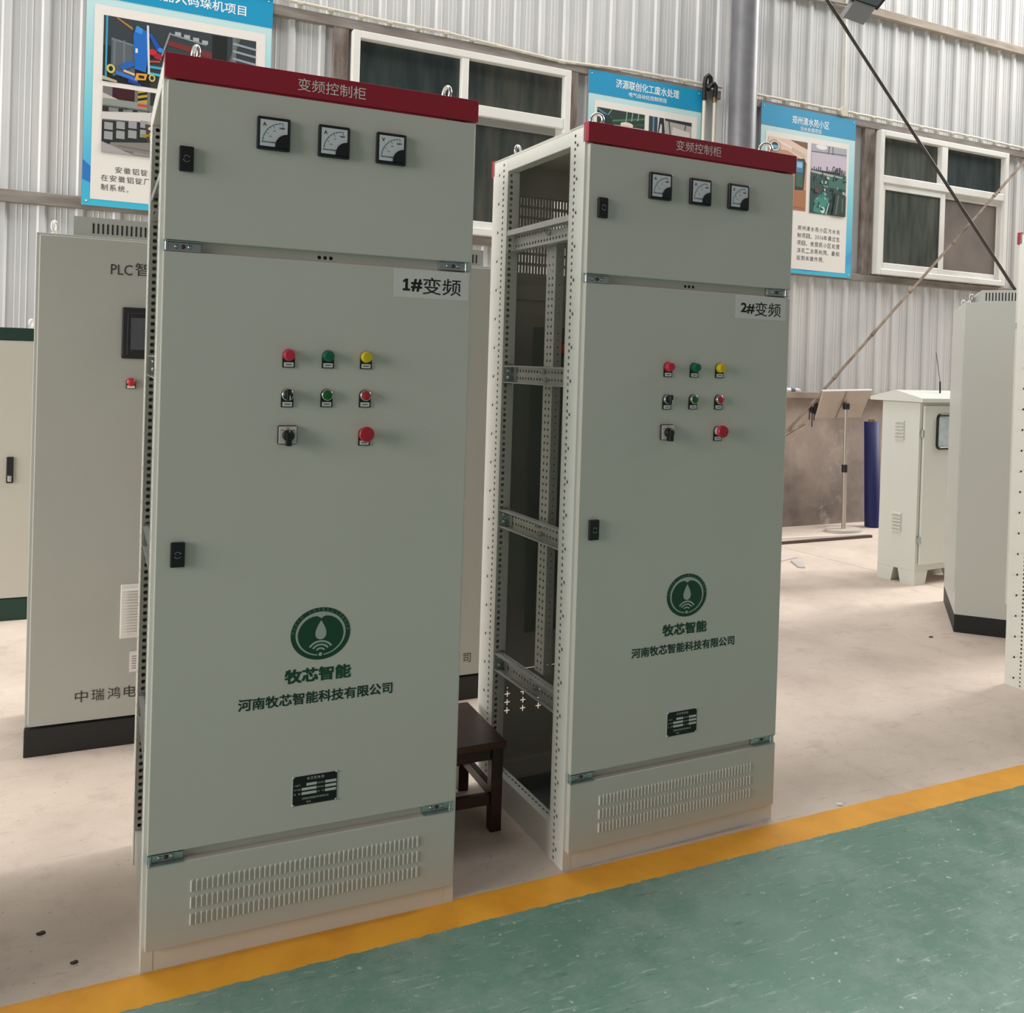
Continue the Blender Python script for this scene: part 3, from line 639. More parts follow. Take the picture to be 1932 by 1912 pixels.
def tag(m, cx, cz):
    pts = [(cx-.0152, DF, cz-.031), (cx+.0152, DF, cz-.031), (cx+.0152, DF, cz)]+[(cx+.0152*math.cos(k*PI/10), DF, cz+.0152*math.sin(k*PI/10)) for k in range(1, 10)]+[(cx-.0152, DF, cz)]
    m.prism(pts, (0, -.004, 0), BLK)
    m.box(cx-.0118, cx+.0118, DF-.005, DF-.004, cz-.0288, cz-.018, PAPER)
    m.box(cx-.0075, cx+.0075, DF-.0054, DF-.005, cz-.0248, cz-.022, ink((110, 112, 114)))
def lamp(r, cx, cz, col, colname):
    m = MB(); tag(m, cx, cz); o = m.build('indicator_lamp', r, label='%s indicator lamp' % colname)
    pl = mat('lamp_lens_'+colname, col, .25, trans=.0)
    m = MB(); m.lathe((cx, DF-.004, cz), (0, -1, 0), [(.0148, 0), (.0148, .004), (.013, .005), (.013, .014), (.0118, .018), (.0, .0185)], pl, 36, False); m.build('lens', o)
def push(r, cx, cz, col, colname):
    m = MB(); tag(m, cx, cz); o = m.build('push_button', r, label='%s push button with chrome ring' % colname)
    m = MB(); m.lathe((cx, DF-.004, cz), (0, -1, 0), [(.0142, 0), (.0142, .009), (.013, .0105), (.0118, .0105)], CHROME, 28); m.build('bezel', o)
    m = MB(); m.lathe((cx, DF-.004, cz), (0, -1, 0), [(.0122, 0), (.0122, .0108), (.0118, .0115), (0, .0116)], mat('button_'+colname, col, .35), 28); m.build('button_cap', o)
def selector(r, cx, cz):
    m = MB(); tag(m, cx, cz); o = m.build('selector_switch', r)
    m = MB(); m.lathe((cx, DF-.004, cz), (0, -1, 0), [(.0148, 0), (.0148, .008), (.0135, .0095), (.0122, .0095)], CHROME, 28); m.build('bezel', o)
    m = MB(); m.lathe((cx, DF-.004, cz), (0, -1, 0), [(.0125, 0), (.0125, .010), (0, .0102)], BLK, 24); m.box(cx-.005, cx+.005, DF-.03, DF-.012, cz-.0135, cz+.0145, BLK, .002)
    m.box(cx+.001, cx+.003, DF-.0308, DF-.03, cz-.0125, cz-.001, WHITE); m.build('knob', o)
def rotary(r, cx, cz):
    m = MB(); m.box(cx-.0245, cx+.0245, DF-.009, DF, cz-.024, cz+.024, BLK, .004); o = m.build('rotary_switch', r)
    m = MB(); m.box(cx-.0222, cx+.0222, DF-.0105, DF-.009, cz-.0217, cz+.0217, mat('switch_plate', (228, 216, 210), .35), .0007)
    k = ink((120, 116, 116))
    for dx, dz in ((-.014, .0125), (0, .0175), (.0135, .0125)): m.box(cx+dx-.0035, cx+dx+.0035, DF-.0107, DF-.0105, cz+dz-.001, cz+dz+.001, k)
    m.build('face_plate', o)
    m = MB(); m.lathe((cx+.0005, DF-.0105, cz-.0005), (0, -1, 0), [(.0145, 0), (.0142, .014), (.013, .0155), (0, .0156)], BLK, 28)
    m.box(cx-.0065, cx+.0072, DF-.032, DF-.012, cz-.026, cz+.008, BLK, .002); m.box(cx+.0005, cx+.0025, DF-.0266, DF-.0262, cz+.0085, cz+.0125, WHITE)
    m.build('handle', o)
def estop(r, cx, cz):
    m = MB(); tag(m, cx, cz); o = m.build('emergency_stop', r, label='red mushroom emergency stop button')
    m = MB(); m.lathe((cx, DF-.004, cz), (0, -1, 0), [(.0135, 0), (.0135, .012), (.011, .016)], mat('stop_collar', (196, 176, 172), .4), 24); m.build('collar', o)
    m = MB(); m.lathe((cx, DF-.004, cz), (0, -1, 0), [(.011, .013), (.0185, .017), (.0198, .021), (.0195, .0265), (.0175, .0295), (0, .0302)], mat('stop_red', (190, 40, 52), .38), 40, False); m.build('mushroom_cap', o)

def logo(r, cx, cz):
    y = DF-.0006; rx, rz = .0765, .067; m = MB()
    def ring(a, b, mt, dy, s0=0, s1=2*PI, n=48, ox=0., oz=0.):
        for k in range(n):
            t, u = s0+(s1-s0)*k/n, s0+(s1-s0)*(k+1)/n
            m.poly([(cx+ox*rx+q*rx*math.cos(w), y-dy, cz+oz*rz+q*rz*math.sin(w)) for q, w in ((a, t), (a, u), (b, u), (b, t))], mt)
    inkl = mat('logo_cutout', (184, 190, 180), .45)
    m.poly([(cx+rx*math.cos(2*PI*k/64), y, cz+rz*math.sin(2*PI*k/64)) for k in range(64)], GREENT)
    m.poly([(cx+.84*rx*math.cos(2*PI*k/64), y-.0003, cz+.84*rz*math.sin(2*PI*k/64)) for k in range(64)], inkl)
    pts = []
    for k in range(72):
        t = 2*PI*k/72+PI/2; q = .765
        a = min(abs(((t-PI/2+PI) % (2*PI))-PI), PI)
        q -= .1*math.exp(-(a/.12)**2)+.05*math.exp(-(a/.55)**2)-.012*math.exp(-((a-.5)/.3)**2)
        pts.append((cx+q*rx*math.cos(t), y-.0006, cz+q*rz*math.sin(t)-.002))
    m.poly(pts, GREENT)
    dp = []
    for k in range(40):
        t = 2*PI*k/40; zz = math.cos(t); xx = math.sin(t)*((1-zz)/2)**.62
        dp.append((cx+xx*.25*rx, y-.0009, cz+(zz*.37+.15)*rz))
    m.poly(dp, inkl)
    for rr_, th in ((.42, .035), (.29, .032), (.15, .03)):
        ring((rr_+th), (rr_-th), inkl, .0009, PI*.17, PI*.83, 14, 0, -.71)
    m.poly([(cx+.1*rx*math.cos(2*PI*k/20), y-.0008, cz-.79*rz+.1*rx*math.sin(2*PI*k/20)) for k in range(20)], GREENT)
    m.poly([(cx+.062*rx*math.cos(2*PI*k/20), y-.0011, cz-.79*rz+.062*rx*math.sin(2*PI*k/20)) for k in range(20)], inkl)
    word = 'MUXIN INTELLIGENCE'; pale = ink((124, 152, 134))
    for i, ch in enumerate(word):
        if ch == ' ': continue
        t = math.radians(174-168*i/(len(word)-1)); w, h = (.0052 if ch != 'I' else .0013), .0068
        c0, z0 = cx+.925*rx*math.cos(t), cz+.925*rz*math.sin(t); a = t-PI/2; ca, sa = math.cos(a), math.sin(a)
        m.text(ch, -w/2, w/2, -h/2, h/2, y-.0006, pale, frame=lambda p: (c0+p[0]*ca-p[2]*sa, p[1], z0+p[0]*sa+p[2]*ca))
    m.build('round_logo', r)

def louvre_field(m, x0, n, dx, rows, y, s, mt, h=.029, bulge=.0042):
    """rows of pressed slats standing proud of the sheet"""
    for z in rows:
        for k in range(n):
            x = x0+k*dx; z0, z1 = z-h/2, z+h/2
            a, b, c = (x, y, 0), (x+.0022, y-s*bulge, 0), (x+.0085, y-s*.0002, 0)
            vs = [(a[0], a[1], z0), (a[0], a[1], z1), (b[0], b[1], z0+.002), (b[0], b[1], z1-.002), (c[0], c[1], z0), (c[0], c[1], z1)]
            m.add(vs, [(0, 2, 3, 1), (2, 4, 5, 3), (0, 4, 2), (1, 3, 5)], mt)
def eye_bolt(r, x, y, z, face, mt=None, R=.019, name='lifting_eye'):
    mt = mt or CHROME; m = MB()
    m.tube([(R*math.cos(2*PI*k/20), 0, .012+R+R*math.sin(2*PI*k/20)) for k in range(20)], .0055, mt, 8, True)
    m.lathe((0, 0, 0), (0, 0, 1), [(.012, 0), (.012, .005), (.006, .007), (.006, .014)], mt, 14); o = m.build(name, r); o.location = (x, y, z); o.rotation_euler = (0, 0, face)

def cabinet(label, group, side_logo=True):
    r = thing('control_cabinet', label, 'control cabinet', (0,0,0), 0, group)
    for x, y, sx, sy in ((0, 0, 1, 1), (W_, 0, -1, 1), (0, D_, 1, -1), (W_, D_, -1, -1)):
        m = MB(); post(m, x, y, sx, sy, *((.071, .036, .105) if sy < 0 else ())); m.build('frame_post', r)
    # side rails on the open left side, C channels with two rows of holes
    for zb, hh in ((1.869, .074), (1.424, .058), (.930, .058), (.436, .058)):
        m = MB(); hs = [(.012+.02*k, w, .0052, .0052) for k in range(21) for w in (hh*.3, hh*.72)]
        m.perf((.034, .072, zb), (0, 1, 0), (0, 0, 1), .424, hh, hs, GALV, -.0015)
        fh = [(.012+.02*k, .016, .005, .005) for k in range(21)]
        m.perf((.004, .072, zb), (0, 1, 0), (1, 0, 0), .424, .03, fh, GALV); m.perf((.004, .072, zb+hh), (0, 1, 0), (1, 0, 0), .424, .03, fh, GALV)
        if zb > 1.8: m.box(.002, .004, .072, .496, zb+hh-.018, zb+hh, GALV)
        else: m.box(.003, .0045, .072, .496, zb, zb+.003, GALV); m.box(.003, .0045, .072, .496, zb+hh-.003, zb+hh, GALV)
        o = m.build('side_rail', r)
        m = MB(); yy = .252
        for k, (dy, dz) in enumerate(((.008, hh*.72), (-.008, hh*.3)) if zb < 1.8 else ((0, hh*.55),)):
            m.lathe((.033, yy+dy, zb+dz), (-1, 0, 0), [(.0085, 0), (.0085, .002), (.006, .002), (.006, .009), (.0035, .009), (.0035, .016)], ZINC, 8)
        m.build('bolt', o)
        if zb < 1.8:
            m = MB(); m.box(.006, .036, .49, .4935, zb-.006, zb+hh+.006, ZINC); m.box(.031, .0335, .448, .4935, zb+.002, zb+hh-.002, ZINC)
            for dz in (.3, .72): m.lathe((.02, .49, zb+hh*dz), (0, -1, 0), [(.0085, 0), (.0085, .003), (.006, .003), (.0055, .009), (.003, .011)], CHROME, 8)
            m.build('corner_bracket', o)
    m = MB(); m.box(0, .04, .072, .496, 2.146, 2.19, PAINTW, .002); m.build('top_rail', r)
    m = MB(); m.box(W_-.04, W_, .072, .496, 2.146, 2.19, PAINTW, .002); m.build('top_rail', r)
    m = MB(); m.box(.004, .0075, .072, .53, 0, .1, PAINTW); m.perf((.0075, .072, .1), (0, 1, 0), (1, 0, 0), .424, .035, [(.018+.024*k, .02, .008, .0032) for k in range(17)], PAINTW); m.build('base_plate', r)
    # upright rail inside with two rows of holes
    m = MB(); hs = [(.012+.022*k, w, .0048, .0048) for k in range(63) for w in (.019, .041)]
    m.perf((.043, .218, .5), (0, 0, 1), (0, 1, 0), 1.38, .06, hs, GALV)
    m.perf((.043, .218, .5), (0, 0, 1), (1, 0, 0), 1.38, .03, [(.022*k+.012, .015, .003, .003) for k in range(63)], GALV); m.build('upright_rail', r)
    # top cover, right side sheet, front and rear cross bars, base
    m = MB(); m.box(.0, W_, .0, D_, 2.19, 2.1975, PAINT); m.build('top_cover', r)
    m = MB(); m.box(W_-.002, W_, .06, D_-.06, .02, 2.16, PAINT); m.build('side_sheet', r)
    m = MB(); m.box(.0275, W_-.0275, -.0115, .012, .0, .06, PAINTW); m.build('base_plinth', r)
    m = MB(); m.box(.0275, W_-.0275, D_-.012, D_+.0115, .0, .06, PAINTW); m.build('base_plinth', r)
    m = MB(); m.box(.04, W_-.04, .07, D_-.07, .02, .024, mat('shade_toned_tray', (104, 110, 106), .7)); m.build('base_tray', r)  # tray colour darkened to stand in for the shade inside the cabinet
    for z0, z1, hx, hz in ((1.72, 1.775, .383, 1.747), (.245, .3, .378, .2835)):
        m = MB(); m.box(.03, W_-.03, -.004, .008, z0, z1, PAINT)
        for k in range(3): m.lathe((hx+.015*k, -.004, hz), (0, -1, 0), [(.005, 0), (.0045, .0004), (0, .0005)], BLK, 12)
        m.build('cross_bar', r)
    for z0, z1 in ((1.72, 1.775), (.33, .385)):
        m = MB(); m.box(.03, W_-.03, D_-.008, D_+.004, z0, z1, PAINT); m.build('cross_bar', r)
    m = MB(); m.box(.027, W_-.027, D_-.01, D_-.004, 2.09, 2.19, PAINT); m.build('rear_header', r)
    # red lintels front and back
    m = MB(); m.box(.0, W_, -.0295, -.0005, 2.144, 2.202, RED, .0015); m.box(.088, .71, -.024, -.004, 2.1385, 2.1445, RED); m.build('red_lintel', r)
    m = MB(); m.box(.0, W_, D_+.0005, D_+.0285, 2.144, 2.202, RED, .0015); m.build('red_lintel', r)
    # front doors
    def door(name, z0, z1, y0, y1):
        m = MB(); m.box(.008, .792, min(y0, y1), max(y0, y1), z0, z1, PAINT, .0022); return m.build(name, r)
    door('upper_door', 1.7608, 2.1387, DF, -.0045); door('lower_door', .2885, 1.7337, DF, -.0045)
    bp_ = door('bottom_panel', .0558, .2607, DF, -.0045)
    m = MB(); louvre_field(m, .108, 47, .0125, (.197, .156, .115), DF, 1, PAINT); m.build('louvres', bp_)
    # rear doors: the upper one is slotted so daylight shows through
    yb = D_+.006
    m = MB(); slots = []
    for grp in ((2.073, 2.035, 1.997), (1.905, 1.868, 1.83)):
        for z in grp: slots += [(z-1.7608, .1+.0125*k, .0135, .0017) for k in range(48)]
    m.perf((.008, yb, 1.7608), (0, 0, 1), (1, 0, 0), .3779, .784, slots, PAINT, -.002, n=4)
    m.box(.008, .792, yb, yb+.022, 1.7608, 1.764, PAINT); m.box(.008, .792, yb, yb+.022, 2.1357, 2.1387, PAINT); m.box(.008, .011, yb, yb+.022, 1.764, 2.1357, PAINT); m.box(.789, .792, yb, yb+.022, 1.764, 2.1357, PAINT)
    m.build('rear_upper_door', r)
    m = MB(); m.box(.008, .792, yb, D_-DF, .385, 1.7337, PAINT, .0022); m.build('rear_lower_door', r)
    m = MB(); cr = []
    for z in (.24, .27, .30, .33):
        cr += [(z-.0558, .106+.064*k, .0105, .0017) for k in range(10)]
    m.perf((.008, yb, .0558), (0, 0, 1), (1, 0, 0), .3, .784, cr, PAINT, n=5)
    m.build('rear_bottom_panel', r)
    for x0, x1, z0, z1 in ((.009, .094, 1.736, 1.757), (.704, .788, 1.739, 1.760), (.009, .09, .262, .285), (.702, .788, .264, .287)): hinge(r, x0, x1, z0, z1, -.004, 1)
    for x0, x1, z0, z1 in ((.009, .094, 1.737, 1.758), (.704, .788, 1.737, 1.758)): hinge(r, x0, x1, z0, z1, D_+.004, -1)
    lock(r, .0535, 1.954); lock(r, .0575, 1.0085)
    meter(r, .255, 2.039, 'A', ('25', '50', '75')); meter(r, .4055, 2.0385, 'A', ('10', '15', '30')); meter(r, .5555, 2.039, 'V', ('150', '300', '450'))
    lamp(r, .308, 1.4945, (206, 52, 72), 'red'); lamp(r, .407, 1.4950, (10, 104, 76), 'green'); lamp(r, .506, 1.4955, (222, 196, 30), 'yellow')
    selector(r, .307, 1.395); push(r, .406, 1.396, (14, 96, 36), 'green'); push(r, .506, 1.396, (184, 42, 50), 'red')
    rotary(r, .3095, 1.2945); estop(r, .507, 1.297)
    logo(r, .409, .785)
    m = MB(); m.text('变频控制柜', .312, .486, 2.1575, 2.189, -.0302, ink((244, 230, 226))); m.build('title_lettering', r)
    m = MB(); m.text('牧芯智能', .322, .489, .6645, .6985, DF-.0006, GREENT, .034); m.build('name_lettering', r)
    m = MB(); m.text('河南牧芯智能科技有限公司', .209, .603, .609, .638, DF-.0006, mat('green_vinyl_deep', (14, 58, 44), .45), .022); m.build('company_lettering', r)
    # rating plate
    m = MB(); m.box(.3475, .4635, DF-.0012, DF, .348, .4255, mat('plate_rim', (196, 200, 192), .4), .0005); o = m.build('rating_plate', r)
    m = MB(); y = DF-.0014; m.poly([(.349, y, .3495), (.462, y, .3495), (.462, y, .424), (.349, y, .424)], ink((14, 16, 17)))
    pale = ink((206, 212, 204)); y2 = y-.0003
    for i, ch in enumerate('低压配电箱'): m.text(ch, .384+.0092*i, .391+.0092*i, .4125, .4195, y2, pale)
    for z, a, b in ((.401, '产品型号', '额定电压'), (.390, '生产日期', '额定电流'), (.379, '重    量', '频    率')):
        m.text(a, .3515, .3675, z-.002, z+.002, y2, pale); m.text(b, .412, .428, z-.002, z+.002, y2, pale)
        m.poly([(.371+(.012 if z > .4 else 0), y2, z-.0034), (.4095, y2, z-.0034), (.4095, y2, z+.0034), (.371+(.012 if z > .4 else 0), y2, z+.0034)], pale)
        m.poly([(.431, y2, z-.0034), (.460, y2, z-.0034), (.460, y2, z+.0034), (.431, y2, z+.0034)], pale)
    m.text('河南牧芯智能科技有限公司', .372, .440, .363, .3685, y2, pale); m.text('电话', .384, .395, .354, .359, y2, pale)
    m.build('plate_print', o)
    m = MB()
    for xx in (.3505, .4605):
        for zz in (.351, .4225): m.lathe((xx, DF-.0012, zz), (0, -1, 0), [(.0032, 0), (.0026, .0016), (0, .002)], ZINC, 10)
    m.build('plate_screws', o)
    for x, y, a in ((.075, .05, 1.85), (.735, .05, 1.75), (.06, .545, .6), (.74, .545, .6)): eye_bolt(r, x, y, H_, a)
    return r
def number_label(r, s, x0, x1):
    m = MB(); z0, z1 = 1.657, 1.7315; m.box(x0, x1, DF-.0004, DF, z0, z1, PAPER); o = m.build('number_sticker', r)
    m = MB(); k = ink((24, 25, 28)); y = DF-.0007
    if s[0] == '1':
        a, z = x0+.0235, 1.6745
        m.poly([(a, y, z), (a+.02, y, z), (a+.02, y, z+.006), (a+.0138, y, z+.006), (a+.0138, y, z+.032), (a+.008, y, z+.032), (a+.0005, y, z+.027), (a+.0005, y, z+.0205), (a+.0065, y, z+.0245), (a+.0065, y, z+.006), (a, y, z+.006)], k)
        m.text('#', x0+.0475, x0+.0755, 1.6745, 1.7055, y, k, .03)
    else: m.text(s, x0+.022, x0+.076, 1.6745, 1.7065, y, k, .025)
    m.text('变频', x0+.079, x0+.187, 1.668, 1.713, y, k, .004); m.build('sticker_lettering', o)
GRP = 'red topped control cabinets'
C1 = cabinet('grey red topped control cabinet with sticker 1#, largest and nearest', GRP)
C2 = copy_tree(C1); C3 = copy_tree(C1); C0 = copy_tree(C1)
number_label(C1, '1#', .5765, .787); number_label(C2, '2#', .565, .776)
C2['label'] = 'grey red topped control cabinet with sticker 2#, its perforated left side open'
C2.location = (1.1529, .0235, 0); C2.rotation_euler = (0, 0, math.radians(2.205))
for o in C2.children:
    if o.name.startswith('lifting_eye') and o.location.y < .3: o.rotation_euler.z = 2.35
C0['label'] = 'unseen grey control cabinet added left of cabinet 1# to shade the floor'
C0.location = (-1.30, .0, 0)  # unseen copy added past the left edge so its shadow falls on the floor
C3['label'] = 'red topped cabinet at the right picture edge, only its rear corner post showing'
C3.location = (3.948, .088, 0); C3.rotation_euler = (0, 0, math.radians(.6))
# component panel seen inside the open second cabinet
m = MB(); PI_ = mat('dark_mounting_plate', (120, 128, 122), .5)
m.box(.12, .74, .50, .503, .55, 1.62, PI_); o = m.build('component_plate', C2)
m = MB(); m.lathe((.235, .5, 1.545), (0, -1, 0), [(.02, 0), (.02, .02), (.017, .028), (0, .03)], mat('orange_red_knob', (206, 58, 36), .4), 20); m.build('red_knob', o)
m = MB()
for k in range(7): m.box(.262, .278, .478, .5, 1.42+.018*k, 1.434+.018*k, BLK, .002)
m.build('terminal_row', o)
m = MB(); m.perf((.17, .47, .70), (0, 0, 1), (1, 0, 0), .36, .035, [(.05+.032*k, .016, .011, .009) for k in range(10)], PI_); m.box(.203, .205, .47, .5, .70, 1.06, PI_); m.build('slotted_bracket', o)

# ---------------------------------------------------------------- stool between the cabinets
WOODD = mat('dark_red_lacquered_wood', (60, 28, 26), .35, scale=5., col2=(40, 20, 19), stretch=(1, 8, 8), bump=.15, bscale=60.)
WOODE = mat('worn_wood_edge', (104, 66, 42), .6, scale=8., col2=(62, 36, 28))
st = thing('wooden_stool', 'low dark red wooden stool standing between the two cabinets', 'stool', (.947, .455, 0), math.radians(-1))
m = MB(); m.box(-.135, .14, -.175, .18, .268, .292, WOODD, .004); m.box(-.133, .138, -.1765, -.1745, .272, .288, WOODE); m.build('seat', st)
for x in (-.12, .115):
    for y in (-.145, .15):
        m = MB(); m.box(x-.019, x+.019, y-.019, y+.019, 0, .268, WOODD, .003); m.build('leg', st)
for y in (-.145, .15):
    m = MB(); m.box(-.102, .097, y-.009, y+.009, .228, .266, WOODD, .002); m.build('apron', st)
    m = MB(); m.box(-.102, .097, y-.01, y+.01, .085, .12, WOODD, .002); m.build('stretcher', st)
for x in (-.12, .115):
    m = MB(); m.box(x-.009, x+.009, -.127, .132, .228, .266, WOODD, .002); m.build('apron', st)
    m = MB(); m.box(x-.01, x+.01, -.127, .132, .095, .13, WOODD, .002); m.build('stretcher', st)

# ---------------------------------------------------------------- wide cabinet behind, with the operator screen
def plc():
    x0, x1, y0, y1 = -.342, 1.50, 1.38, 1.83
    r = thing('screen_cabinet', 'wide grey cabinet with dark touchscreen behind the 1# cabinet', 'cabinet', (x0, y0, 0)); w, d = x1-x0, y1-y0
    X = lambda x: x-x0
    m = MB(); m.box(0, w, .0, d, 0, .102, BLK2, .003); m.build('plinth', r)
    m = MB(); m.box(.0, w, .022, d, .102, 1.915, PLCP, .002); m.build('body', r)
    m = MB(); m.box(.012, w-.012, 0, .021, .112, 1.905, PLCP, .003); m.box(.012, w-.012, -.001, .0, .112, .118, PLCP); m.build('door', r)
    m = MB(); m.box(X(-.222), X(1.43), .06, .062, 1.915, 1.99, PLCP); m.box(X(-.222), X(1.43), .062, d-.06, 1.915, 1.99, PLCP, .002)
    o = m.build('roof_vent', r); m = MB()
    k0 = -.155
    while k0 < 1.40:
        m.box(X(k0)-.0028, X(k0)+.0028, .0588, .0605, 1.93, 1.968, ink((30, 30, 30))); k0 += .0165
    m.build('vent_slots', o)
    eye_bolt(r, X(-.285), .06, 1.915, 1.15, WHITE, .018); eye_bolt(r, X(1.25), d-.03, 1.915, 1.15, WHITE, .018)
    k = ink((48, 48, 48)); m = MB(); m.text('PLC', X(-.092), X(-.018), 1.776, 1.815, -.0015, k); m.text('智', X(-.008), X(.044), 1.776, 1.825, -.0015, k); m.build('title_lettering', r)
    m = MB()
    for i, ch in enumerate('中瑞鸿电'): m.text(ch, X(-.176+.0555*i), X(-.133+.0555*i), .182, .226, -.0015, k)
    m.text('司', X(1.366), X(1.402), .166, .206, -.0015, k); m.build('company_lettering', r)
    m = MB(); m.box(X(-.049), X(.225), -.012, .0, 1.464, 1.656, BLK2, .005); o = m.build('touchscreen', r)
    m = MB(); m.box(X(-.018), X(.194), -.0135, -.012, 1.498, 1.618, mat('screen_glass', (72, 78, 84), .12)); m.build('screen', o)
    m = MB(); g = ink((84, 88, 92))
    m.tube([(X(-.03), -.0125, 1.478), (X(-.028), -.0125, 1.634), (X(.03), -.0125, 1.636), (X(.04), -.0125, 1.641), (X(.21), -.0125, 1.641)], .0007, g, 6); m.build('bezel_line', o)
    m = MB(); m.box(X(-.03), X(.005), -.008, .0, 1.351, 1.383, BLK, .003); m.box(X(-.026), X(.001), -.009, -.008, 1.353, 1.363, PAPER); o = m.build('red_button', r)
    m = MB(); m.lathe((X(-.0125), -.008, 1.376), (0, -1, 0), [(.0155, 0), (.015, .008), (0, .0095)], mat('stop_red', (190, 40, 52), .38), 24); m.build('button_cap', o)
    m = MB(); m.box(X(-.029), X(.215), -.006, .0, .407, .612, WHITE, .003); o = m.build('filter_grille', r); m = MB()
    for i in range(16): z = .43+.0108*i; m.prism([(X(-.022), -.006, z), (X(-.022), -.016, z-.003), (X(-.022), -.006, z+.0045)], (.23, 0, 0), WHITE)
    m.build('slats', o)
    m = MB(); m.box(X(.006), X(.135), -.002, 0, .275, .357, mat('plate_rim', (196, 200, 192), .4)); o = m.build('rating_plate', r)
    m = MB(); m.box(X(.009), X(.132), -.003, -.002, .278, .354, PAPER)
    for i in range(6): m.box(X(.016), X(.05+.02*(i % 3)), -.0034, -.003, .29+.009*i, .293+.009*i, ink((120, 112, 110)))
    m.build('plate_print', o)
plc()
# green topped cabinet at far left
g = thing('green_topped_cabinet', 'cream cabinet with dark green top band at the left picture edge', 'cabinet', (-1.25, 3.3, 0)); GW = .806
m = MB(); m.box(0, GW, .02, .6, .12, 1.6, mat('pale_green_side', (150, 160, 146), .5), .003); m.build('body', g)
m = MB(); m.box(0, GW, 0, .6, 0, .12, DGREEN, .003); m.build('plinth', g)
m = MB(); m.box(0, GW, -.004, .02, 1.533, 1.6, DGREEN, .002); m.build('top_band', g)
m = MB(); m.box(.01, GW-.004, -.002, .019, .125, 1.53, mat('cream_coat', (190, 187, 175), .5, bump=.15, bscale=400.), .003); m.build('door', g)
m = MB(); m.box(.682, .716, -.014, -.002, .755, .897, BLK, .003); o = m.build('door_handle', g)
m = MB(); m.box(.689, .709, -.018, -.014, .763, .797, CHROME, .003); m.build('lock_barrel', o)
m = MB(); m.box(GW, GW+.03, .1, .4, 1.2, 1.4, WHITE, .004)
for k in range(11): m.box(GW+.03, GW+.036, .1, .4, 1.208+.0175*k, 1.216+.0175*k, WHITE)
m.build('side_vent', g); eye_bolt(g, GW-.03, .12, 1.6, 1.2, WHITE, .02)

# ---------------------------------------------------------------- outdoor cabinet with pitched roof
OA = math.atan2(.09917, .99507)
oc = thing('outdoor_cabinet', 'pale grey outdoor cabinet with pitched roof and louvred side', 'cabinet', (5.168, 2.345, 0), OA); OW, OD = .62, .31
OCP = mat('pale_grey_coat', (212, 214, 206), .42, bump=.15, bscale=400.)
m = MB(); m.box(0, OW, 0, OD, .1, 1.3, OCP, .002); m.build('body', oc)
m = MB(); za, zb = 1.303, 1.383
pr = [(-.045, -.05, za), (-.045, -.05, 1.33), (-.045, .172, zb), (-.045, OD+.075, 1.33), (-.045, OD+.075, za)]
m.prism(pr, (OW+.09, 0, 0), OCP); m.build('roof', oc)
for x in (0, OW-.12):
    for y in (0, OD-.115):
        m = MB(); a = (x, x+.12) if x == 0 else (x, x+.12)
        x0, x1, y0, y1 = x, x+.12, y, y+.115; tx0 = x0 if x == 0 else x0-.025; tx1 = x1+.025 if x == 0 else x1; ty0 = y0 if y == 0 else y0-.022; ty1 = y1+.022 if y == 0 else y1
        m.add([(x0, y0, 0), (x1, y0, 0), (x1, y1, 0), (x0, y1, 0), (tx0, ty0, .1), (tx1, ty0, .1), (tx1, ty1, .1), (tx0, ty1, .1)], [(0,3,2,1), (4,5,6,7), (0,1,5,4), (1,2,6,5), (2,3,7,6), (3,0,4,7)], OCP); m.build('foot', oc)
for zc in (1.094, .431):
    m = MB()
    for k in range(6):
        z = zc-.066+.0245*k
        m.prism([(0, .118, z), (-.017, .118, z-.001), (-.017, .118, z+.003), (0, .118, z+.015)], (0, .078, 0), OCP)
    m.build('louvres', oc)
m = MB(); m.box(.028, OW-.01, -.022, -.004, .148, 1.278, OCP, .003); o = m.build('door', oc)
m = MB(); x0, x1, z0, z1 = .155, .49, .963, 1.222
def rrect(x0, x1, z0, z1, r, y):
    P = []
    for cx, cz, a in ((x1-r, z1-r, 0), (x0+r, z1-r, PI/2), (x0+r, z0+r, PI), (x1-r, z0+r, 1.5*PI)):
        for k in range(5): P.append((cx+r*math.cos(a+k*PI/8), y, cz+r*math.sin(a+k*PI/8)))
    return P
m.tube(rrect(x0+.01, x1-.01, z0+.01, z1-.01, .03, -.024), .011, BLK, 8, True); m.build('rubber_seal', o)
m = MB(); m.poly(rrect(x0+.01, x1-.01, z0+.01, z1-.01, .03, -.0235), mat('frosted_film_window', (176, 196, 200), .15, scale=14., col2=(206, 214, 212))); m.build('view_window', o)
for z in (1.08, .325):
    m = MB(); m.cyl((.018, -.014, z-.025), (.018, -.014, z+.025), .008, ZINC, 12); m.box(.004, .03, -.012, -.004, z-.018, z+.018, ZINC); m.build('hinge', oc)
m = MB(); m.cyl((.36, .1, 1.365), (.355, .1, 1.45), .006, BLK, 10); m.cyl((.355, .1, 1.45), (.3, .1, 1.66), .0022, BLK, 8); m.build('antenna', oc)

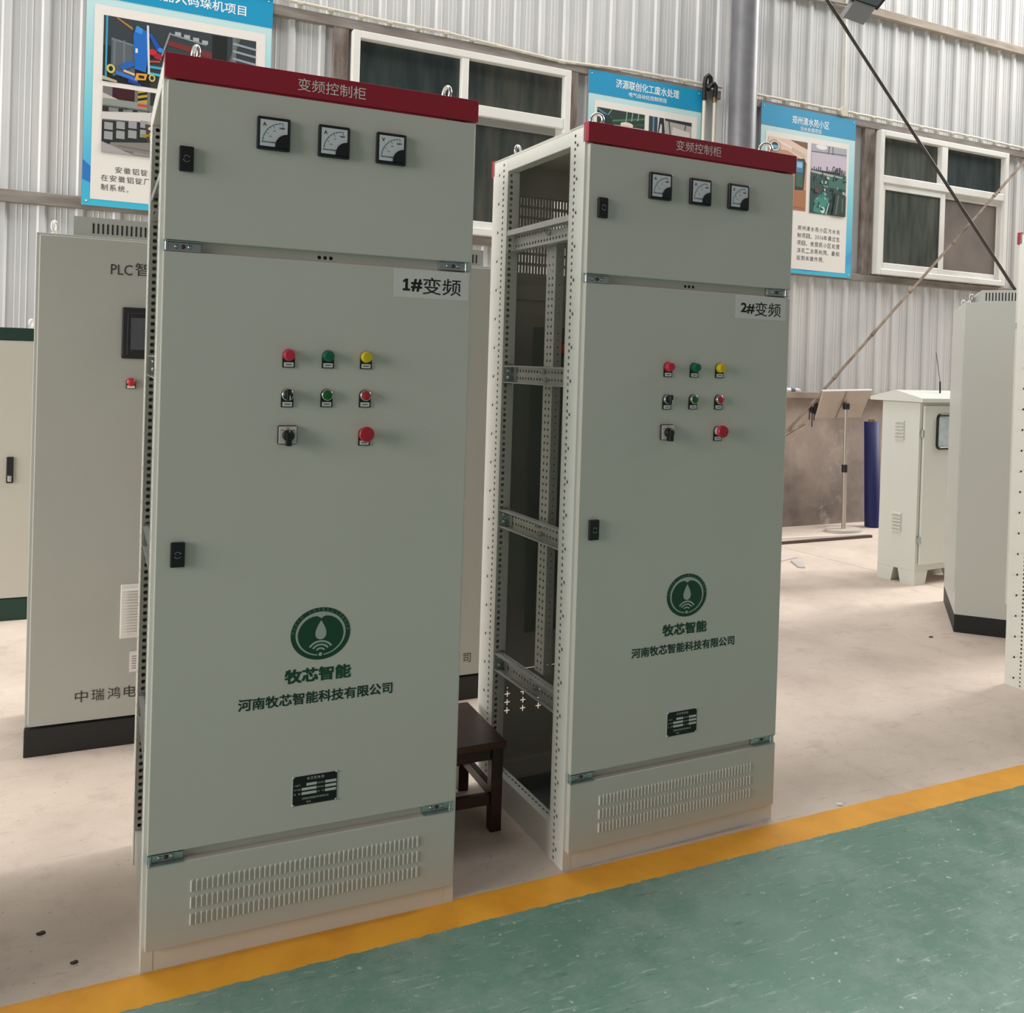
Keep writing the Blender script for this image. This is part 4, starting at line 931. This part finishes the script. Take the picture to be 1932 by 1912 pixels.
# ---------------------------------------------------------------- tall grey cabinet turned half away
ta = math.atan2(-.715, .699)
tc_ = thing('tall_cabinet', 'tall plain grey cabinet on a black plinth, turned half away', 'cabinet', (4.459, 1.423, 0), ta); TW_, TD = .62, .78
TCP = mat('tall_cabinet_coat', (202, 204, 199), .45, bump=.2, bscale=400.)
m = MB(); m.box(0, TW_, 0, TD, 0, .104, BLK2, .002); m.build('plinth', tc_)
m = MB(); m.box(0, TW_, 0, TD, .104, 1.926, TCP, .002); m.build('body', tc_)
m = MB(); m.box(-.004, 0, .01, TD-.01, .25, 1.76, TCP, .001); m.build('side_sheet', tc_)
m = MB()
m.prism([(.02, .05, 1.926), (.09, .05, 2.0), (TW_-.09, .05, 2.0), (TW_-.02, .05, 1.926)], (0, TD-.1, 0), TCP); o = m.build('roof_vent', tc_)
m = MB()
for k in range(24): m.box(.113+.0168*k-.003, .113+.0168*k+.003, .0485, .0505, 1.938, 1.985, ink((40, 42, 42)))
m.build('vent_slots', o)
eye_bolt(tc_, .035, .03, 1.926, .9, CHROME, .016); eye_bolt(tc_, .03, TD-.3, 1.926, .9, CHROME, .016)
m = MB()
for y, z in ((.06, 1.53), (.06, .23), (TD-.05, 1.46), (TD-.05, .23)): m.lathe((-.004, y, z), (-1, 0, 0), [(.006, 0), (.005, .003), (0, .004)], ZINC, 10)
m.build('screws', tc_)

# ---------------------------------------------------------------- display stand, blue roll, offcuts
ds = thing('display_stand', 'tilted display board on a slim chrome pole with round base', 'stand', (6.3, 4.18, 0))
STEEL = mat('brushed_steel_pole', (186, 178, 168), .35, .7)
m = MB(); pts = [(.19*math.cos(2*PI*k/32), .13*math.sin(2*PI*k/32)) for k in range(32)]
m.prism([(x, y, 0) for x, y in pts], (0, 0, .028), mat('base_casting', (196, 188, 178), .5)); m.build('base', ds)
m = MB(); m.cyl((0, 0, .028), (-.012, 0, .6), .02, STEEL, 16); m.cyl((-.012, 0, .6), (-.02, .0, 1.17), .0165, STEEL, 16); m.build('pole', ds)
m = MB(); m.cyl((-.012, 0, .56), (-.013, 0, .63), .026, BLK, 16); m.build('height_clamp', ds)
m = MB(); m.box(-.045, .01, -.02, .02, 1.15, 1.21, BLK, .006); m.build('tilt_joint', ds)
m = MB(); BRD = mat('stand_board_back', (190, 176, 164), .6, var=.05)
q = [(-.33, -.03, 1.318), (.262, -.03, 1.335), (.253, .085, 1.07), (-.304, .085, 1.062)]
m.prism(q, (0, .012, .004), BRD); ob = m.build('board', ds)
m = MB(); m.prism([(-.335, -.036, 1.316), (.267, -.036, 1.333), (.267, -.034, 1.345), (-.335, -.034, 1.328)], (0, .022, .003), WHITE); m.build('top_edge', ob)
m = MB(); m.prism([(-.05, -.034, 1.318), (-.044, -.034, 1.318), (-.06, .081, 1.07), (-.066, .081, 1.07)], (0, -.003, 0), ink((120, 108, 98))); m.build('fold_line', ob)
br_ = thing('blue_roll', 'tall blue plastic roll leaning against the lower wall', 'roll', (6.775, 4.3, 0))
m = MB(); m.lathe((.01, 0, 0), (-.03, .02, 1.02), [(.072, 0), (.072, 1.025), (.03, 1.025)], mat('blue_film', (14, 20, 84), .6), 28); m.build('film', br_)
m = MB(); m.cyl((-.02, .02, 1.0), (-.021, .02, 1.05), .03, mat('cardboard_core', (150, 122, 92), .8), 16); m.build('core', br_)
def flat(name, label, cat, pts, h, mt):
    group = {'debris': 'chips on the bare floor', 'offcut': 'offcuts on the floor', 'strip': 'strips on the floor'}.get(cat)
    o0 = Vector((pts[0][0], pts[0][1], 0)); m = MB(Matrix.Translation(-o0)); m.prism([(x, y, .001) for x, y in pts], (0, 0, h), mt)
    o = m.build(name); o.location = o0; o['label'] = label; o['category'] = cat
    if group: o['group'] = group
def strip(name, label, a, c, w, h, mt):
    a = Vector((*a, 0)); c = Vector((*c, 0)); n = (c-a).normalized().cross(Vector((0, 0, 1)))*w/2
    flat(name, label, 'strip', [(a-n)[:2], (c-n)[:2], (c+n)[:2], (a+n)[:2]], h, mt)
strip('trim_strip', 'long white plastic strip lying on the floor before the display stand', (4.5, 4.06), (6.36, 3.955), .035, .018, WHITE)
strip('trim_strip', 'long dark brown strip on the floor just in front of the white one', (4.4, 3.815), (6.33, 3.87), .03, .022, mat('dark_strip', (84, 66, 58), .6))
flat('tile_offcut', 'large pale offcut on the floor beside the right edge of cabinet 2#', 'offcut', [(4.786, 3.275), (5.011, 3.35), (4.9, 3.41), (4.6, 3.36)], .008, mat('pale_offcut', (206, 196, 192), .6))
flat('tile_offcut', 'small bent grey offcut on the floor nearer than the pale offcut', 'offcut', [(4.758, 3.054), (4.80, 3.03), (4.93, 3.2), (4.86, 3.26)], .008, mat('grey_offcut', (190, 182, 184), .6))
flat('crumpled_wrapper', 'small crumpled pale blue wrapper on the wall ledge', 'wrapper', [(0, 0), (.01, 0), (0, .01)], .0001, WHITE) if False else None
wr = thing('crumpled_rag', 'small crumpled white and blue rag on the wall ledge', 'rag', WP(2.91, .03, 1.3))
m = MB(); rr = random.Random(5)
for k in range(3):
    bm = bmesh.new(); bmesh.ops.create_icosphere(bm, subdivisions=2, radius=.03)
    for v in bm.verts: v.co = Vector((v.co.x*1.7*(.7+.6*rr.random())+.05*(k-1), v.co.y*.6, v.co.z*.7*(.6+.8*rr.random())+.012))
    m.from_bm(bm, (WHITE, mat('rag_blue', (96, 112, 140), .8), WHITE)[k]); bm.free()
m.build('cloth', wr)
CH = ink((70, 64, 58), .8)
for nm, lab, x, y, s in (('floor_chip', 'dark chip on the bare floor left of cabinet 1#', -.225, .238, .011), ('floor_chip', 'dark flake on the floor by the lower left corner of cabinet 1#', -.145, .084, .009),
                         ('floor_chip', 'small dark chip on the floor before the tall grey cabinet', 4.234, 1.387, .016)):
    flat(nm, lab, 'debris', [(x-s, y), (x-s*.2, y-s*.6), (x+s, y-s*.2), (x+s*.5, y+s*.6)], .004, CH)
flat('floor_chip', 'white chip on the floor beside the yellow line right of cabinet 2#', 'debris', [(2.23, .03), (2.245, .022), (2.256, .032), (2.24, .042)], .004, WHITE)
bpy.context.view_layer.update()
